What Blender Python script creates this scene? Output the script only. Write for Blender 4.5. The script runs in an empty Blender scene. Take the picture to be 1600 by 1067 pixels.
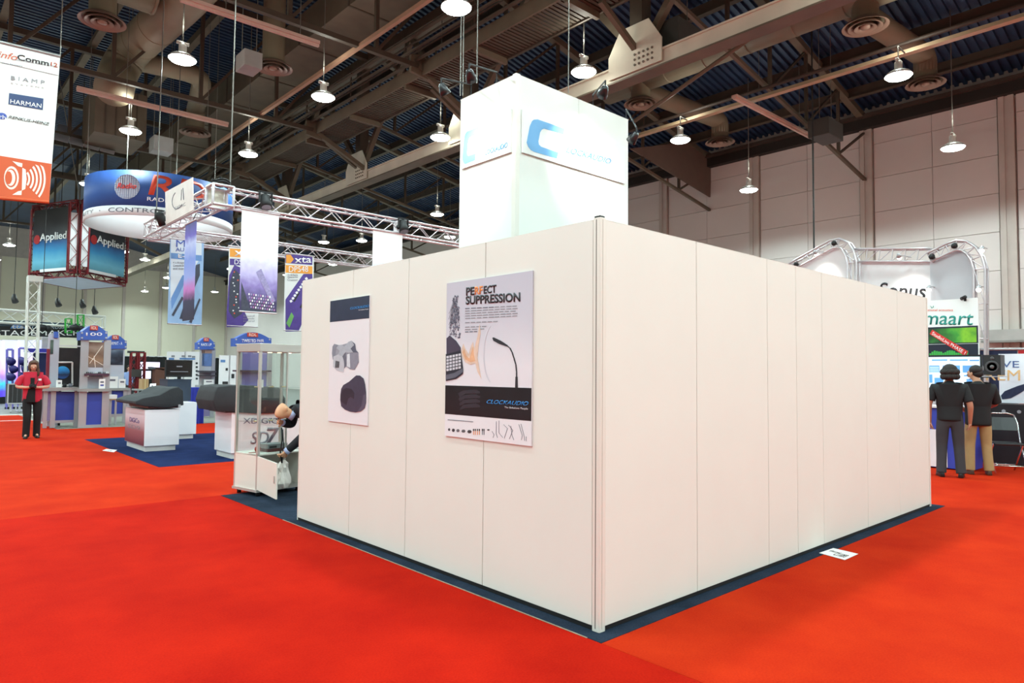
import bpy, bmesh, math, random
from mathutils import Vector, Matrix
random.seed(5)
scn = bpy.context.scene
COL = scn.collection
PI = math.pi

# ---------------------------------------------------------------- camera
CAM = Vector((-3.1118, -2.6418, 1.5124)); YAW, PITCH, ROLL, FPX = 0.8324, 0.0461, 0.0091, 1065.24
def _axes():
    f = Vector((math.cos(PITCH)*math.cos(YAW), math.cos(PITCH)*math.sin(YAW), math.sin(PITCH)))
    r = Vector((math.sin(YAW), -math.cos(YAW), 0)); u = r.cross(f)
    c, s = math.cos(ROLL), math.sin(ROLL)
    return c*r+s*u, -s*r+c*u, f
RT, UP, FW = _axes()
cd = bpy.data.cameras.new('camera'); cam = bpy.data.objects.new('camera', cd); COL.objects.link(cam)
cd.sensor_width = 36; cd.lens = 36*FPX/1600; cd.clip_end = 300; cd.clip_start = 0.05
m3 = Matrix((RT, UP, -FW)).transposed()
cam.matrix_world = Matrix.Translation(CAM) @ m3.to_4x4()
scn.camera = cam
# world: closed hall, only a faint grey
w = bpy.data.worlds.new('world'); scn.world = w; w.use_nodes = True
w.node_tree.nodes['Background'].inputs[0].default_value = (.5, .5, .5, 1)
w.node_tree.nodes['Background'].inputs[1].default_value = 0.05
vs = scn.view_settings
vs.view_transform = 'Standard'; vs.look = 'None'; vs.gamma = 1; vs.use_curve_mapping = False
vs.exposure = 0.0
LAMP_W = 640.0        # each high-bay lamp
SPOT_W = 46.0         # each small arm spotlight on the tower

# pixel -> point on a known plane
def ray(x, y): return FW + RT*((x-800)/FPX) - UP*((y-533.5)/FPX)
def onZ(x, y, z=0.): d = ray(x, y); return CAM + d*((z-CAM.z)/d.z)
def onX(x, y, c): d = ray(x, y); return CAM + d*((c-CAM.x)/d.x)
def onY(x, y, c): d = ray(x, y); return CAM + d*((c-CAM.y)/d.y)
def px(P):
    d = Vector(P)-CAM; z = d.dot(FW)
    return (800+FPX*d.dot(RT)/z, 533.5-FPX*d.dot(UP)/z, z)

# ---------------------------------------------------------------- materials
def lin(c): c /= 255.; return c/12.92 if c <= .04045 else ((c+.055)/1.055)**2.4
MATS = {}
def mat(name, rgb=(200, 200, 200), rough=.6, metal=0., var=.08, scale=3., bump=0., bscale=200., emit=0., alpha=1., trans=0., spec=.5, sheen=0.):
    if name in MATS: return MATS[name]
    m = bpy.data.materials.new(name); m.use_nodes = True
    nt = m.node_tree; b = nt.nodes['Principled BSDF']
    col = tuple(lin(c) for c in rgb)
    b.inputs['Roughness'].default_value = rough; b.inputs['Metallic'].default_value = metal
    b.inputs['Specular IOR Level'].default_value = spec
    if sheen: b.inputs['Sheen Weight'].default_value = sheen
    geo = nt.nodes.new('ShaderNodeNewGeometry')
    if var > 0:
        n = nt.nodes.new('ShaderNodeTexNoise'); n.inputs['Scale'].default_value = scale; n.inputs['Detail'].default_value = 4
        nt.links.new(geo.outputs['Position'], n.inputs['Vector'])
        r = nt.nodes.new('ShaderNodeValToRGB')
        r.color_ramp.elements[0].position = .3; r.color_ramp.elements[1].position = .7
        r.color_ramp.elements[0].color = tuple(c*(1-var) for c in col)+(1,)
        r.color_ramp.elements[1].color = tuple(min(1, c*(1+var)) for c in col)+(1,)
        nt.links.new(n.outputs[0], r.inputs[0]); nt.links.new(r.outputs[0], b.inputs['Base Color'])
    else:
        b.inputs['Base Color'].default_value = col+(1,)
    if bump:
        n2 = nt.nodes.new('ShaderNodeTexNoise'); n2.inputs['Scale'].default_value = bscale
        nt.links.new(geo.outputs['Position'], n2.inputs['Vector'])
        bp = nt.nodes.new('ShaderNodeBump'); bp.inputs['Strength'].default_value = bump; bp.inputs['Distance'].default_value = .01
        nt.links.new(n2.outputs[0], bp.inputs['Height']); nt.links.new(bp.outputs[0], b.inputs['Normal'])
    if emit:
        b.inputs['Emission Color'].default_value = col+(1,); b.inputs['Emission Strength'].default_value = emit
    if trans: b.inputs['Transmission Weight'].default_value = trans
    if alpha < 1: b.inputs['Alpha'].default_value = alpha
    MATS[name] = m
    return m
def P3(name, stops, axis='Z', lo=0., hi=1., rough=.5, emit=0., noise=0., nscale=4.):
    """printed picture: colour bands along a world axis, broken up by noise"""
    if name in MATS: return MATS[name]
    m = bpy.data.materials.new(name); m.use_nodes = True; nt = m.node_tree; b = nt.nodes['Principled BSDF']
    b.inputs['Roughness'].default_value = rough
    g = nt.nodes.new('ShaderNodeNewGeometry'); s = nt.nodes.new('ShaderNodeSeparateXYZ'); nt.links.new(g.outputs['Position'], s.inputs[0])
    mr = nt.nodes.new('ShaderNodeMapRange'); mr.inputs[1].default_value = lo; mr.inputs[2].default_value = hi
    nt.links.new(s.outputs[axis], mr.inputs[0]); src = mr.outputs[0]
    if noise:
        n = nt.nodes.new('ShaderNodeTexNoise'); n.inputs['Scale'].default_value = nscale; n.inputs['Detail'].default_value = 5
        nt.links.new(g.outputs['Position'], n.inputs['Vector'])
        a = nt.nodes.new('ShaderNodeMath'); a.operation = 'MULTIPLY_ADD'; a.inputs[1].default_value = noise
        nt.links.new(n.outputs[0], a.inputs[0]); nt.links.new(src, a.inputs[2])
        a2 = nt.nodes.new('ShaderNodeMath'); a2.operation = 'SUBTRACT'; a2.inputs[1].default_value = noise*.5
        nt.links.new(a.outputs[0], a2.inputs[0]); src = a2.outputs[0]
    r = nt.nodes.new('ShaderNodeValToRGB'); e = r.color_ramp.elements
    while len(e) < len(stops): e.new(.5)
    for i, (p, c) in enumerate(stops): e[i].position = p; e[i].color = tuple(lin(v) for v in c)+(1,)
    nt.links.new(src, r.inputs[0]); nt.links.new(r.outputs[0], b.inputs['Base Color'])
    if emit:
        nt.links.new(r.outputs[0], b.inputs['Emission Color']); b.inputs['Emission Strength'].default_value = emit
    MATS[name] = m
    return m

# ---------------------------------------------------------------- object helpers (everything in world coordinates)
def _link(o, parent):
    COL.objects.link(o)
    if parent is not None:
        o.parent = parent; o.matrix_parent_inverse = parent.matrix_basis.inverted()
    return o
def tag(o, label=None, cat=None, group=None, kind=None):
    if label: o['label'] = label
    if cat: o['category'] = cat
    if group: o['group'] = group
    if kind: o['kind'] = kind
    return o
def thing(name, label, cat, loc=(0, 0, 0), group=None):
    o = bpy.data.objects.new(name, None); o.empty_display_size = .1
    o.matrix_basis = Matrix.Translation(Vector(loc)); COL.objects.link(o)
    return tag(o, label, cat, group)
class MB:
    def __init__(s, T=None): s.v = []; s.f = []; s.T = T or Matrix()
    def add(s, vs, fs):
        k = len(s.v); s.v += [s.T @ Vector(p) for p in vs]; s.f += [tuple(i+k for i in q) for q in fs]; return s
    def box(s, x0, x1, y0, y1, z0, z1):
        return s.add([(x, y, z) for z in (z0, z1) for y in (y0, y1) for x in (x0, x1)],
                     [(0, 2, 3, 1), (4, 5, 7, 6), (0, 1, 5, 4), (2, 6, 7, 3), (0, 4, 6, 2), (1, 3, 7, 5)])
    def lathe(s, prof, c=(0, 0, 0), n=20, axis='Z', cap=True):
        c = Vector(c); vs = []; fs = []
        for r, h in prof:
            for i in range(n):
                a = 2*PI*i/n; p = (r*math.cos(a), r*math.sin(a), h)
                if axis == 'X': p = (p[2], p[0], p[1])
                if axis == 'Y': p = (p[0], p[2], p[1])
                vs.append(c+Vector(p))
        for j in range(len(prof)-1):
            for i in range(n):
                fs.append((j*n+i, j*n+(i+1) % n, (j+1)*n+(i+1) % n, (j+1)*n+i))
        if cap:
            fs.append(tuple(range(n-1, -1, -1))); fs.append(tuple((len(prof)-1)*n+i for i in range(n)))
        return s.add(vs, fs)
    def tube(s, path, r, n=10, cap=True):
        path = [Vector(p) for p in path]; vs = []; fs = []
        rs = r if isinstance(r, (list, tuple)) else [r]*len(path)
        ref = None
        for j, p in enumerate(path):
            a = path[max(j-1, 0)]; b = path[min(j+1, len(path)-1)]; d = (b-a).normalized()
            if ref is None: ref = d.orthogonal().normalized()
            ref = (ref-d*ref.dot(d)).normalized(); bi = d.cross(ref)
            for i in range(n):
                t = 2*PI*i/n; vs.append(p+(ref*math.cos(t)+bi*math.sin(t))*rs[j])
        for j in range(len(path)-1):
            for i in range(n): fs.append((j*n+i, j*n+(i+1) % n, (j+1)*n+(i+1) % n, (j+1)*n+i))
        if cap: fs.append(tuple(range(n-1, -1, -1))); fs.append(tuple((len(path)-1)*n+i for i in range(n)))
        return s.add(vs, fs)
    def prism(s, pts, ext):
        """planar polygon pts (3-D) extruded by vector ext"""
        n = len(pts); e = Vector(ext); P = [Vector(p) for p in pts]
        return s.add(P+[p+e for p in P], [tuple(range(n-1, -1, -1)), tuple(range(n, 2*n))]+[(i, (i+1) % n, n+(i+1) % n, n+i) for i in range(n)])
    def ball(s, c, rx, ry=None, rz=None, n=12, m=8):
        ry = ry or rx; rz = rz or rx; c = Vector(c); vs = []; fs = []
        for j in range(m+1):
            ph = PI*j/m
            for i in range(n):
                a = 2*PI*i/n; vs.append(c+Vector((rx*math.sin(ph)*math.cos(a), ry*math.sin(ph)*math.sin(a), -rz*math.cos(ph))))
        for j in range(m):
            for i in range(n): fs.append((j*n+i, j*n+(i+1) % n, (j+1)*n+(i+1) % n, (j+1)*n+i))
        return s.add(vs, fs)
    def build(s, name, m, parent=None, smooth=False, bevel=0.):
        me = bpy.data.meshes.new(name); me.from_pydata([tuple(p) for p in s.v], [], s.f); me.update()
        if bevel or True:
            bm = bmesh.new(); bm.from_mesh(me)
            bmesh.ops.remove_doubles(bm, verts=bm.verts, dist=1e-5)
            bmesh.ops.recalc_face_normals(bm, faces=bm.faces)
            if bevel: bmesh.ops.bevel(bm, geom=list(bm.edges), offset=bevel, segments=2, affect='EDGES', profile=.5)
            bm.to_mesh(me); bm.free()
        if smooth:
            for p in me.polygons: p.use_smooth = True
        me.materials.append(m)
        return _link(bpy.data.objects.new(name, me), parent)
UNIT = {}
def _unit(kind, m):
    k = (kind, m.name)
    if k in UNIT: return UNIT[k]
    b = MB()
    if kind == 'box': b.box(-.5, .5, -.5, .5, -.5, .5)
    else: b.lathe([(1, -.5), (1, .5)], n=int(kind))
    o = b.build('unit', m); me = o.data; bpy.data.objects.remove(o)
    if kind != 'box':
        for p in me.polygons: p.use_smooth = len(p.vertices) == 4
    UNIT[k] = me
    return me
def _basis(p0, p1):
    d = (p1-p0); L = d.length; z = d/L
    x = Vector((0, 0, 1)).cross(z)
    x = Vector((1, 0, 0)) if x.length < 1e-4 else x.normalized()
    return x, z.cross(x), z, L
def rod(name, p0, p1, r, m, parent=None, n=8):
    p0 = Vector(p0); p1 = Vector(p1); x, y, z, L = _basis(p0, p1)
    o = bpy.data.objects.new(name, _unit(str(n), m))
    M = Matrix((x*r, y*r, z*L)).transposed().to_4x4(); M.translation = (p0+p1)/2; o.matrix_basis = M
    return _link(o, parent)
def beam(name, p0, p1, wd, ht, m, parent=None):
    """bar from p0 to p1; wd across (horizontal), ht in the vertical sense"""
    p0 = Vector(p0); p1 = Vector(p1); x, y, z, L = _basis(p0, p1)
    o = bpy.data.objects.new(name, _unit('box', m))
    M = Matrix((x*wd, y*ht, z*L)).transposed().to_4x4(); M.translation = (p0+p1)/2; o.matrix_basis = M
    return _link(o, parent)
def box(name, x0, x1, y0, y1, z0, z1, m, parent=None):
    o = bpy.data.objects.new(name, _unit('box', m))
    o.matrix_basis = Matrix.Translation(((x0+x1)/2, (y0+y1)/2, (z0+z1)/2)) @ Matrix.Diagonal((x1-x0, y1-y0, z1-z0, 1))
    return _link(o, parent)
def pY(name, c, x0, y0, x1, y1, depth, m, parent=None):
    """box whose face towards the camera lies in the plane Y=c, given by its pixel rectangle"""
    a = onY(x0, y0, c); b = onY(x1, y1, c)
    if name in ('post', 'leg', 'support') and b.z < .5: b.z = .003      # stands on the floor
    return box(name, a.x, b.x, c, c+depth, b.z, a.z, m, parent)
def pX(name, c, x0, y0, x1, y1, depth, m, parent=None):
    a = onX(x0, y0, c); b = onX(x1, y1, c)
    return box(name, c, c+depth, b.y, a.y, b.z, a.z, m, parent)
def ppoly(name, plane, c, pts, off, m, parent=None, th=.002):
    f = onX if plane == 'X' else onY
    n = Vector((-1, 0, 0)) if plane == 'X' else Vector((0, -1, 0))
    return MB().prism([f(x, y, c)+n*off for x, y in pts], n*th).build(name, m, parent)
FONTMESH = {}
def text(s, o, u, v, m, parent=None, name='lettering', bold=0., shear=0., ext=.002, off=.001):
    """s fitted into the parallelogram o, u (along the line), v (up)"""
    if 'M' in s: bold = 0.
    o = Vector(o); u = Vector(u); v = Vector(v); nrm = u.cross(v).normalized()
    cu = bpy.data.curves.new('t', 'FONT'); cu.body = s; cu.shear = shear; cu.offset = bold; cu.resolution_u = 3
    ob = bpy.data.objects.new('t', cu); COL.objects.link(ob)
    me = bpy.data.meshes.new_from_object(ob)
    bpy.data.objects.remove(ob); bpy.data.curves.remove(cu)
    if not me.vertices: return None
    xs = [p.co.x for p in me.vertices]; ys = [p.co.y for p in me.vertices]
    x0, x1, y0, y1 = min(xs), max(xs), min(ys), max(ys)
    for p in me.vertices:
        p.co = o+u*((p.co.x-x0)/(x1-x0))+v*((p.co.y-y0)/(y1-y0))+nrm*off
    bm = bmesh.new(); bm.from_mesh(me)
    r = bmesh.ops.extrude_face_region(bm, geom=list(bm.faces))
    bmesh.ops.translate(bm, vec=nrm*ext, verts=[g for g in r['geom'] if isinstance(g, bmesh.types.BMVert)])
    bmesh.ops.recalc_face_normals(bm, faces=bm.faces)
    bm.to_mesh(me); bm.free(); me.name = name
    me.materials.clear(); me.materials.append(m)
    return _link(bpy.data.objects.new(name, me), parent)
def ptext(s, plane, c, TL, TR, BL, m, parent=None, off=.002, **k):
    f = onX if plane == 'X' else onY
    n = Vector((-1, 0, 0)) if plane == 'X' else Vector((0, -1, 0))
    o = f(BL[0], BL[1], c); tl = f(TL[0], TL[1], c); tr = f(TR[0], TR[1], c)
    return text(s, o+n*off, tr-tl, tl-o, m, parent, off=0, **k)
def prect(s, plane, c, x0, y0, x1, y1, m, parent=None, **k):
    return ptext(s, plane, c, (x0, y0), (x1, y0), (x0, y1), m, parent, **k)

def box_truss(t, p0, p1, size, m, bay=.5, cr=.025, br=.011, up=Vector((0, 0, 1)), name='brace', ends=True):
    """square lattice truss: four chords and zig-zag braces, every bar a part of t"""
    p0 = Vector(p0); p1 = Vector(p1); d = (p1-p0).normalized(); s = d.cross(up).normalized(); v = s.cross(d)
    L = (p1-p0).length; n = max(1, round(L/bay)); h = size/2
    cs = [(-h, -h), (h, -h), (h, h), (-h, h)]
    for a, b in cs: rod('chord', p0+s*a+v*b, p1+s*a+v*b, cr, m, t)
    for k in range(4):
        A = s*cs[k][0]+v*cs[k][1]; B = s*cs[(k+1) % 4][0]+v*cs[(k+1) % 4][1]
        for i in range(n):
            a, b = (A, B) if i % 2 == 0 else (B, A)
            rod(name, p0+d*(L*i/n)+a, p0+d*(L*(i+1)/n)+b, br, m, t, 6)
        if ends:
            for e in (p0, p1): rod(name, e+A, e+B, br*1.5, m, t, 6)

# ================================================================ the hall
XW, YB = 22.0, 68.0            # right wall plane, far wall plane
XL, YF = -34.0, -22.0          # sides never seen
def deckZ(x): return 10.85+max(0, (XW-x))*.205 if x > 9.4 else 10.85+12.6*.205
concrete = mat('concrete_floor', (140, 138, 132), .55, var=.1, scale=.8)
fl = MB().box(XL, XW+.3, YF, YB+.3, -.3, -.012).build('floor', concrete); tag(fl, kind='structure')

# carpets: woven pile, mottled by wear
def carpet_mat(name, a, b, scale=1.3):
    m = bpy.data.materials.new(name); m.use_nodes = True; nt = m.node_tree; bs = nt.nodes['Principled BSDF']
    bs.inputs['Roughness'].default_value = .95; bs.inputs['Specular IOR Level'].default_value = .04
    bs.inputs['Sheen Weight'].default_value = .0; bs.inputs['Sheen Roughness'].default_value = .5
    g = nt.nodes.new('ShaderNodeNewGeometry')
    n = nt.nodes.new('ShaderNodeTexNoise'); n.inputs['Scale'].default_value = scale; n.inputs['Detail'].default_value = 7; n.inputs['Roughness'].default_value = .62
    f = nt.nodes.new('ShaderNodeTexNoise'); f.inputs['Scale'].default_value = 85; f.inputs['Detail'].default_value = 2
    nt.links.new(g.outputs['Position'], n.inputs['Vector']); nt.links.new(g.outputs['Position'], f.inputs['Vector'])
    ad = nt.nodes.new('ShaderNodeMath'); ad.operation = 'MULTIPLY_ADD'; ad.inputs[1].default_value = .5
    nt.links.new(f.outputs[0], ad.inputs[0]); nt.links.new(n.outputs[0], ad.inputs[2])
    r = nt.nodes.new('ShaderNodeValToRGB'); r.color_ramp.elements[0].position = .52; r.color_ramp.elements[1].position = .98
    r.color_ramp.elements[0].color = tuple(lin(c) for c in a)+(1,); r.color_ramp.elements[1].color = tuple(lin(c) for c in b)+(1,)
    nt.links.new(ad.outputs[0], r.inputs[0]); nt.links.new(r.outputs[0], bs.inputs['Base Color'])
    bp = nt.nodes.new('ShaderNodeBump'); bp.inputs['Strength'].default_value = .5; bp.inputs['Distance'].default_value = .006
    nt.links.new(f.outputs[0], bp.inputs['Height']); nt.links.new(bp.outputs[0], bs.inputs['Normal'])
    return m
redA = carpet_mat('red_carpet_deep', (160, 18, 8), (190, 32, 13))
redB = carpet_mat('red_carpet_light', (172, 31, 11), (196, 50, 18))
navyA = carpet_mat('slate_blue_carpet', (30, 39, 52), (48, 58, 74), 3)
navyB = carpet_mat('navy_carpet', (22, 34, 70), (34, 48, 90), 3)
greyC = carpet_mat('grey_carpet', (128, 128, 120), (150, 150, 140), 3)
E0 = -.10                      # edge of the booth's own carpet
def carpet(label, x0, x1, y0, y1, m, z=0., name='aisle_carpet', th=.012):
    o = MB().box(x0, x1, y0, y1, z-th, z).build(name, m); return tag(o, label, 'carpet')
g_ = .004
carpet('deep red aisle carpet along the white booth wall with the two posters', -9, E0-g_, -14, 5.88-g_, redA)
carpet('orange-red aisle carpet strip along the plain white booth wall', E0, 6.1-g_, -14, E0-g_, redB)
carpet('orange-red aisle carpet under the two men in black shirts', 6.1, 20, -14, 5.88-g_, redB)
carpet('red cross-aisle carpet between the white booth and the navy carpeted booth', -9, 20, 5.88, 8.93-g_, redB)
carpet('red carpet beside the navy carpet, under the woman in red', -9, .03-g_, 8.93, 24.6, redB)
carpet('red cross-aisle carpet between the navy carpet and the grey carpet', .03, 16, 14.44, 17.68-g_, redB)
carpet('slate blue booth carpet showing as a border under the white walls', E0, 6.1-g_, E0, 5.88-g_, navyA, .002, 'booth_carpet', .014)
carpet('navy blue booth carpet under the covered consoles', .03, 6.2, 8.93, 14.44-g_, navyB, .002, 'booth_carpet', .014)
carpet('grey booth carpet under the blue-capped kiosks', .2, 6.6, 17.68, 23.9, greyC, .002, 'booth_carpet', .014)
white_tape = mat('white_tape', (236, 232, 224), .6, var=.03)
tape_mat = mat('carpet_tape', (150, 134, 112), .6, var=.2, scale=40)
tag(MB().box(-9, .62, 24.72, 24.92, -.012, .003).build('marking_tape', white_tape), 'broad white tape strip closing off the far end of red carpet', 'tape')
tag(MB().box(-9, .45, 21.7, 21.82, 0, .003).build('marking_tape', white_tape), 'thin white tape line across the red carpet behind the woman', 'tape')
tag(MB().box(E0-.010, E0-.001, 0.0, 4.1, .0005, .0035).build('carpet_tape', tape_mat), 'frayed pale tape edge along the booth carpet below the posters', 'tape')

# right wall: panels between pilasters
wallm = mat('wall_panel_paint', (222, 212, 208), .7, var=.035, scale=.5)
wallj = mat('wall_joint', (184, 174, 168), .8)
pilm = mat('pilaster_paint', (198, 186, 178), .7, var=.04)
darkst = mat('dark_steel', (70, 56, 48), .6, var=.15)
wr = MB().box(XW+.06, XW+.3, YF, YB, -.3, 14).build('wall_right', wallj); tag(wr, kind='structure')
pilY = [-14.3, -10.1, -5.9, -1.75, 2.42, 6.5, 10.7, 15.0, 19.3, 23.6, 27.9]
unitp = MB().box(-.5, .5, -.5, .5, -.5, .5).build('panel', wallm); panme = unitp.data; bpy.data.objects.remove(unitp)
for i in range(len(pilY)-1):
    a, b = pilY[i]+.24, pilY[i+1]-.24
    if b < -6: continue
    half = (b-a)/2
    for j in range(2):
        for k in range(9):
            z0 = k*1.2; z1 = min(z0+1.2, 10.6)
            o = bpy.data.objects.new('panel', panme)
            o.matrix_basis = Matrix.Translation((XW+.03, a+half*(j+.5), (z0+z1)/2)) @ Matrix.Diagonal((.07, half-.014, z1-z0-.014, 1))
            _link(o, wr)
box('panel', XW, XW+.06, pilY[-1]+.2, YB, 0, 10.6, wallm, wr)
box('panel', XW, XW+.06, YF, -6.2, 0, 10.6, wallm, wr)
for y in pilY:
    box('pilaster', XW-.1, XW+.06, y-.2, y-.05, 0, 10.5, pilm, wr); box('pilaster', XW-.1, XW+.06, y+.05, y+.2, 0, 10.5, pilm, wr)
    box('joint_strip', XW-.06, XW+.06, y-.05, y+.05, 0, 10.5, pilm, wr)
box('ledge_beam', XW-.3, XW+.06, YF, YB, 10.16, 10.5, mat('ledge_dark', (38, 31, 27), .7), wr)
box('ledge_flange', XW-.45, XW+.06, YF, YB, 10.5, 10.62, darkst, wr)
# far wall, tall panels
bkm = mat('far_wall_paint', (220, 214, 194), .75, var=.04, scale=.3)
wb = MB().box(XL, XW, YB+.06, YB+.3, -.3, 14).build('wall_back', wallj); tag(wb, kind='structure')
for i in range(9):
    x0 = -6+i*3.1
    box('panel', x0+.02, x0+3.08, YB, YB+.06, 0, 10.9, bkm, wb)
box('panel', XL, -6, YB, YB+.06, 0, 10.9, bkm, wb)
for i in range(10): box('pilaster', -6.12+i*3.1, -5.88+i*3.1, YB-.12, YB+.06, 0, 10.9, pilm, wb)
wl = MB().box(XL-.3, XL, YF, YB, -.3, 14).build('wall_left', bkm); tag(wl, kind='structure')
wf = MB().box(XL, XW, YF-.3, YF, -.3, 14).build('wall_front', bkm); tag(wf, kind='structure')

# ribbed roof deck
deckm = mat('blue_roof_deck', (48, 68, 98), .45, .2, var=.2, scale=.7)
pitch = .24; y = YF; prof = []
while y < 44:
    prof += [(y, 0), (y+pitch*.45, 0), (y+pitch*.55, .09), (y+pitch*.95, .09)]; y += pitch
prof += [(y, 0), (YB+.3, 0)]
for xa, xb in ((9.4, XW+.3), (XL, 9.4)):
    vs_ = []; fs_ = []
    for yy, h in prof: vs_ += [(xa, yy, deckZ(xa+.001)+h), (xb, yy, deckZ(xb)+h)]
    for i in range(len(prof)-1): fs_.append((2*i, 2*i+1, 2*i+3, 2*i+2))
    tag(MB().add(vs_, fs_).build('ceiling', deckm), kind='structure')

# ---------------------------------------------------------------- roof steel
steel = mat('taupe_steel', (102, 90, 74), .6, var=.16, scale=1.5)
steelL = mat('pale_steel', (212, 204, 186), .6, var=.08, scale=1.5)
steelD = mat('brown_steel', (76, 65, 53), .65, var=.15, scale=1.5)
ductm = mat('duct_paint', (128, 116, 96), .55, var=.12, scale=1.2)
pinkm = mat('strip_housing', (206, 180, 166), .5, var=.06)
cablem = mat('dark_cable', (34, 32, 32), .6)
cableL = mat('steel_cable', (120, 118, 112), .5, .3)
# purlins under the sloping deck
for x in (10.6, 12.4, 14.2, 16.3, 18.4, 20.4):
    t = thing('purlin', 'brown steel purlin running along under the sloping blue roof deck', 'roof beam', (x, 12, deckZ(x)-.2), 'purlins under the sloping deck')
    z = deckZ(x)
    box('web', x-.02, x+.02, -12, 60, z-.34, z-.02, steelD, t); box('flange', x-.1, x+.1, -12, 60, z-.37, z-.33, steelD, t)
for x in (-6, -3.4, -.8, 1.8, 4.4):
    t = thing('purlin', 'pale steel purlin running along under the flat blue roof deck', 'roof beam', (x, 20, 13), 'purlins under the flat deck')
    box('web', x-.02, x+.02, -4, 60, 13.05, 13.4, steel, t); box('flange', x-.11, x+.11, -4, 60, 13.0, 13.05, steel, t)
# sloping roof trusses on the right of the girder
TY = [.4, 6.55, 12.72, 18.95, 25.2, 31.5, 37.8, 44.1]
for k, y in enumerate(TY):
    t = thing('roof_truss', 'brown steel roof truss sloping down to the pale right-hand hall wall', 'truss', (15, y, 10), 'sloping roof trusses')
    top = lambda x: 10.56+(XW-x)*.205
    bot = lambda x: 8.40+(XW-x)*.177
    beam('top_chord', (9.5, y, top(9.5)), (21.75, y, top(21.75)), .22, .2, steel, t)
    beam('bottom_chord', (9.5, y, bot(9.5)), (22.0, y, bot(22.0)), .1, .1, steel, t)
    xs = [10.5, 12.8, 15.1, 17.4, 19.75]
    for i, x in enumerate(xs):
        beam('post', (x, y, bot(x)), (x, y, top(x)), .09, .09, steelD, t)
        x2 = xs[i+1] if i < 4 else 21.9
        zz = top(x2) if i < 4 else 10.05
        beam('diagonal', (x, y, bot(x)+.03), (x2, y, zz), .07, .07, steelD, t)
    if k == 2:
        q = [(985, 232), (1075, 222), (1112, 240), (1110, 308)]
        MB().prism([onY(a, b_, y-.06) for a, b_ in q], (0, .05, 0)).build('plate', mat('bulkhead_plate', (112, 92, 82), .7, var=.05), t)
# flat trusses left of the girder
for k, y in enumerate([12.6, 18.85, 25.2, 31.5, 37.8, 44.1]):
    t = thing('roof_truss', 'brown steel roof truss with level chords meeting the catwalk', 'truss', (0, y, 10), 'level roof trusses')
    z0 = 9.82 if k == 0 else 9.7
    beam('bottom_chord', (-9, y, z0-.1), (7.2, y, z0), .13, .13, steelD, t)
    beam('top_chord', (-9, y, 12.85), (9.3, y, 12.85), .2, .2, steelD, t)
    for i in range(7):
        x = -8.2+i*2.35
        beam('post', (x, y, z0), (x, y, 12.8), .1, .1, steelD, t)
        beam('diagonal', (x, y, z0), (x+2.35, y, 12.8), .08, .08, steelD, t)
    beam('diagonal', (7.2, y, z0), (9.3, y, 8.75), .14, .14, steel, t)
    MB().prism([(6.95, y-.05, z0-.2), (7.5, y-.05, z0-.28), (7.65, y-.05, z0+.1), (7.3, y-.05, z0+.35), (6.95, y-.05, z0+.25)], (0, .1, 0)).build('gusset_plate', steel, t)
# the long girder
GX = 9.4
t = thing('main_girder', 'big pale steel girder with riveted plates crossing the whole hall', 'girder', (GX, 15, 8.4))
box('bottom_flange', GX-.2, GX+.2, -8, 60, 8.32, 8.36, steel, t); box('top_flange', GX-.2, GX+.2, -8, 60, 8.68, 8.72, steelL, t)
box('web', GX-.16, GX+.16, -8, 60, 8.36, 8.68, steelL, t)
box('top_chord', GX-.2, GX+.2, -8, 60, 12.6, 13.0, steel, t)
for i, y in enumerate([.4, 6.8, 13.05, 19.4, 25.8, 32.2, 38.6]):
    box('post', GX-.17, GX+.17, y-.17, y+.17, 8.7, 12.7, steelD, t)
    pl = MB().prism([(GX-.2, y-.75, 8.42), (GX-.2, y+.75, 8.42), (GX-.2, y+.75, 8.95), (GX-.2, y+.4, 9.5), (GX-.2, y-.4, 9.5), (GX-.2, y-.75, 8.95)], (-.03, 0, 0)).build('gusset_plate', steelL, t)
    for r_ in range(3):
        for c_ in range(5):
            rod('bolt', (GX-.23, y-.5+c_*.12, 8.55+r_*.12), (GX-.25, y-.5+c_*.12, 8.55+r_*.12), .028, steel, pl, 6)
    beam('diagonal', (GX, y+.3, 9.2), (GX, y+3.1, 12.6), .16, .16, steel, t)
    beam('diagonal', (GX, y-.3, 9.2), (GX, y-3.1, 12.6), .16, .16, steel, t)
    # knee to the catwalk
    beam('knee_brace', (GX-.1, y, 8.9), (8.0, y, 9.6), .12, .12, steel, t)
# catwalk
t = thing('catwalk', 'slatted steel catwalk with railings hung along the girder', 'catwalk', (7.85, 15, 9.6))
CX0, CX1, CZ = 7.35, 8.35, 9.62
box('side_channel', CX0-.05, CX0, -6, 46, CZ-.02, CZ+.34, steel, t); box('side_channel', CX1, CX1+.05, -6, 46, CZ-.02, CZ+.34, steelD, t)
me_s = None
for i in range(300):
    y = 3.2+i*.125
    box('slat', CX0, CX1, y, y+.075, CZ+.02, CZ+.05, steelD, t)
for i in range(12):
    y = 1+i*3.1
    box('cross_beam', CX0-.03, CX1+.03, y-.05, y+.05, CZ-.14, CZ+.01, steel, t)
    for x in (CX0-.03, CX1+.02): rod('rail_post', (x, y, CZ+.3), (x, y, CZ+1.35), .03, steelD, t, 6)
for x in (CX0-.03, CX1+.02):
    for z in (.75, 1.05, 1.35): rod('hand_rail', (x, -6, CZ+z), (x, 46, CZ+z), .028, steelD, t, 6)
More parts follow.
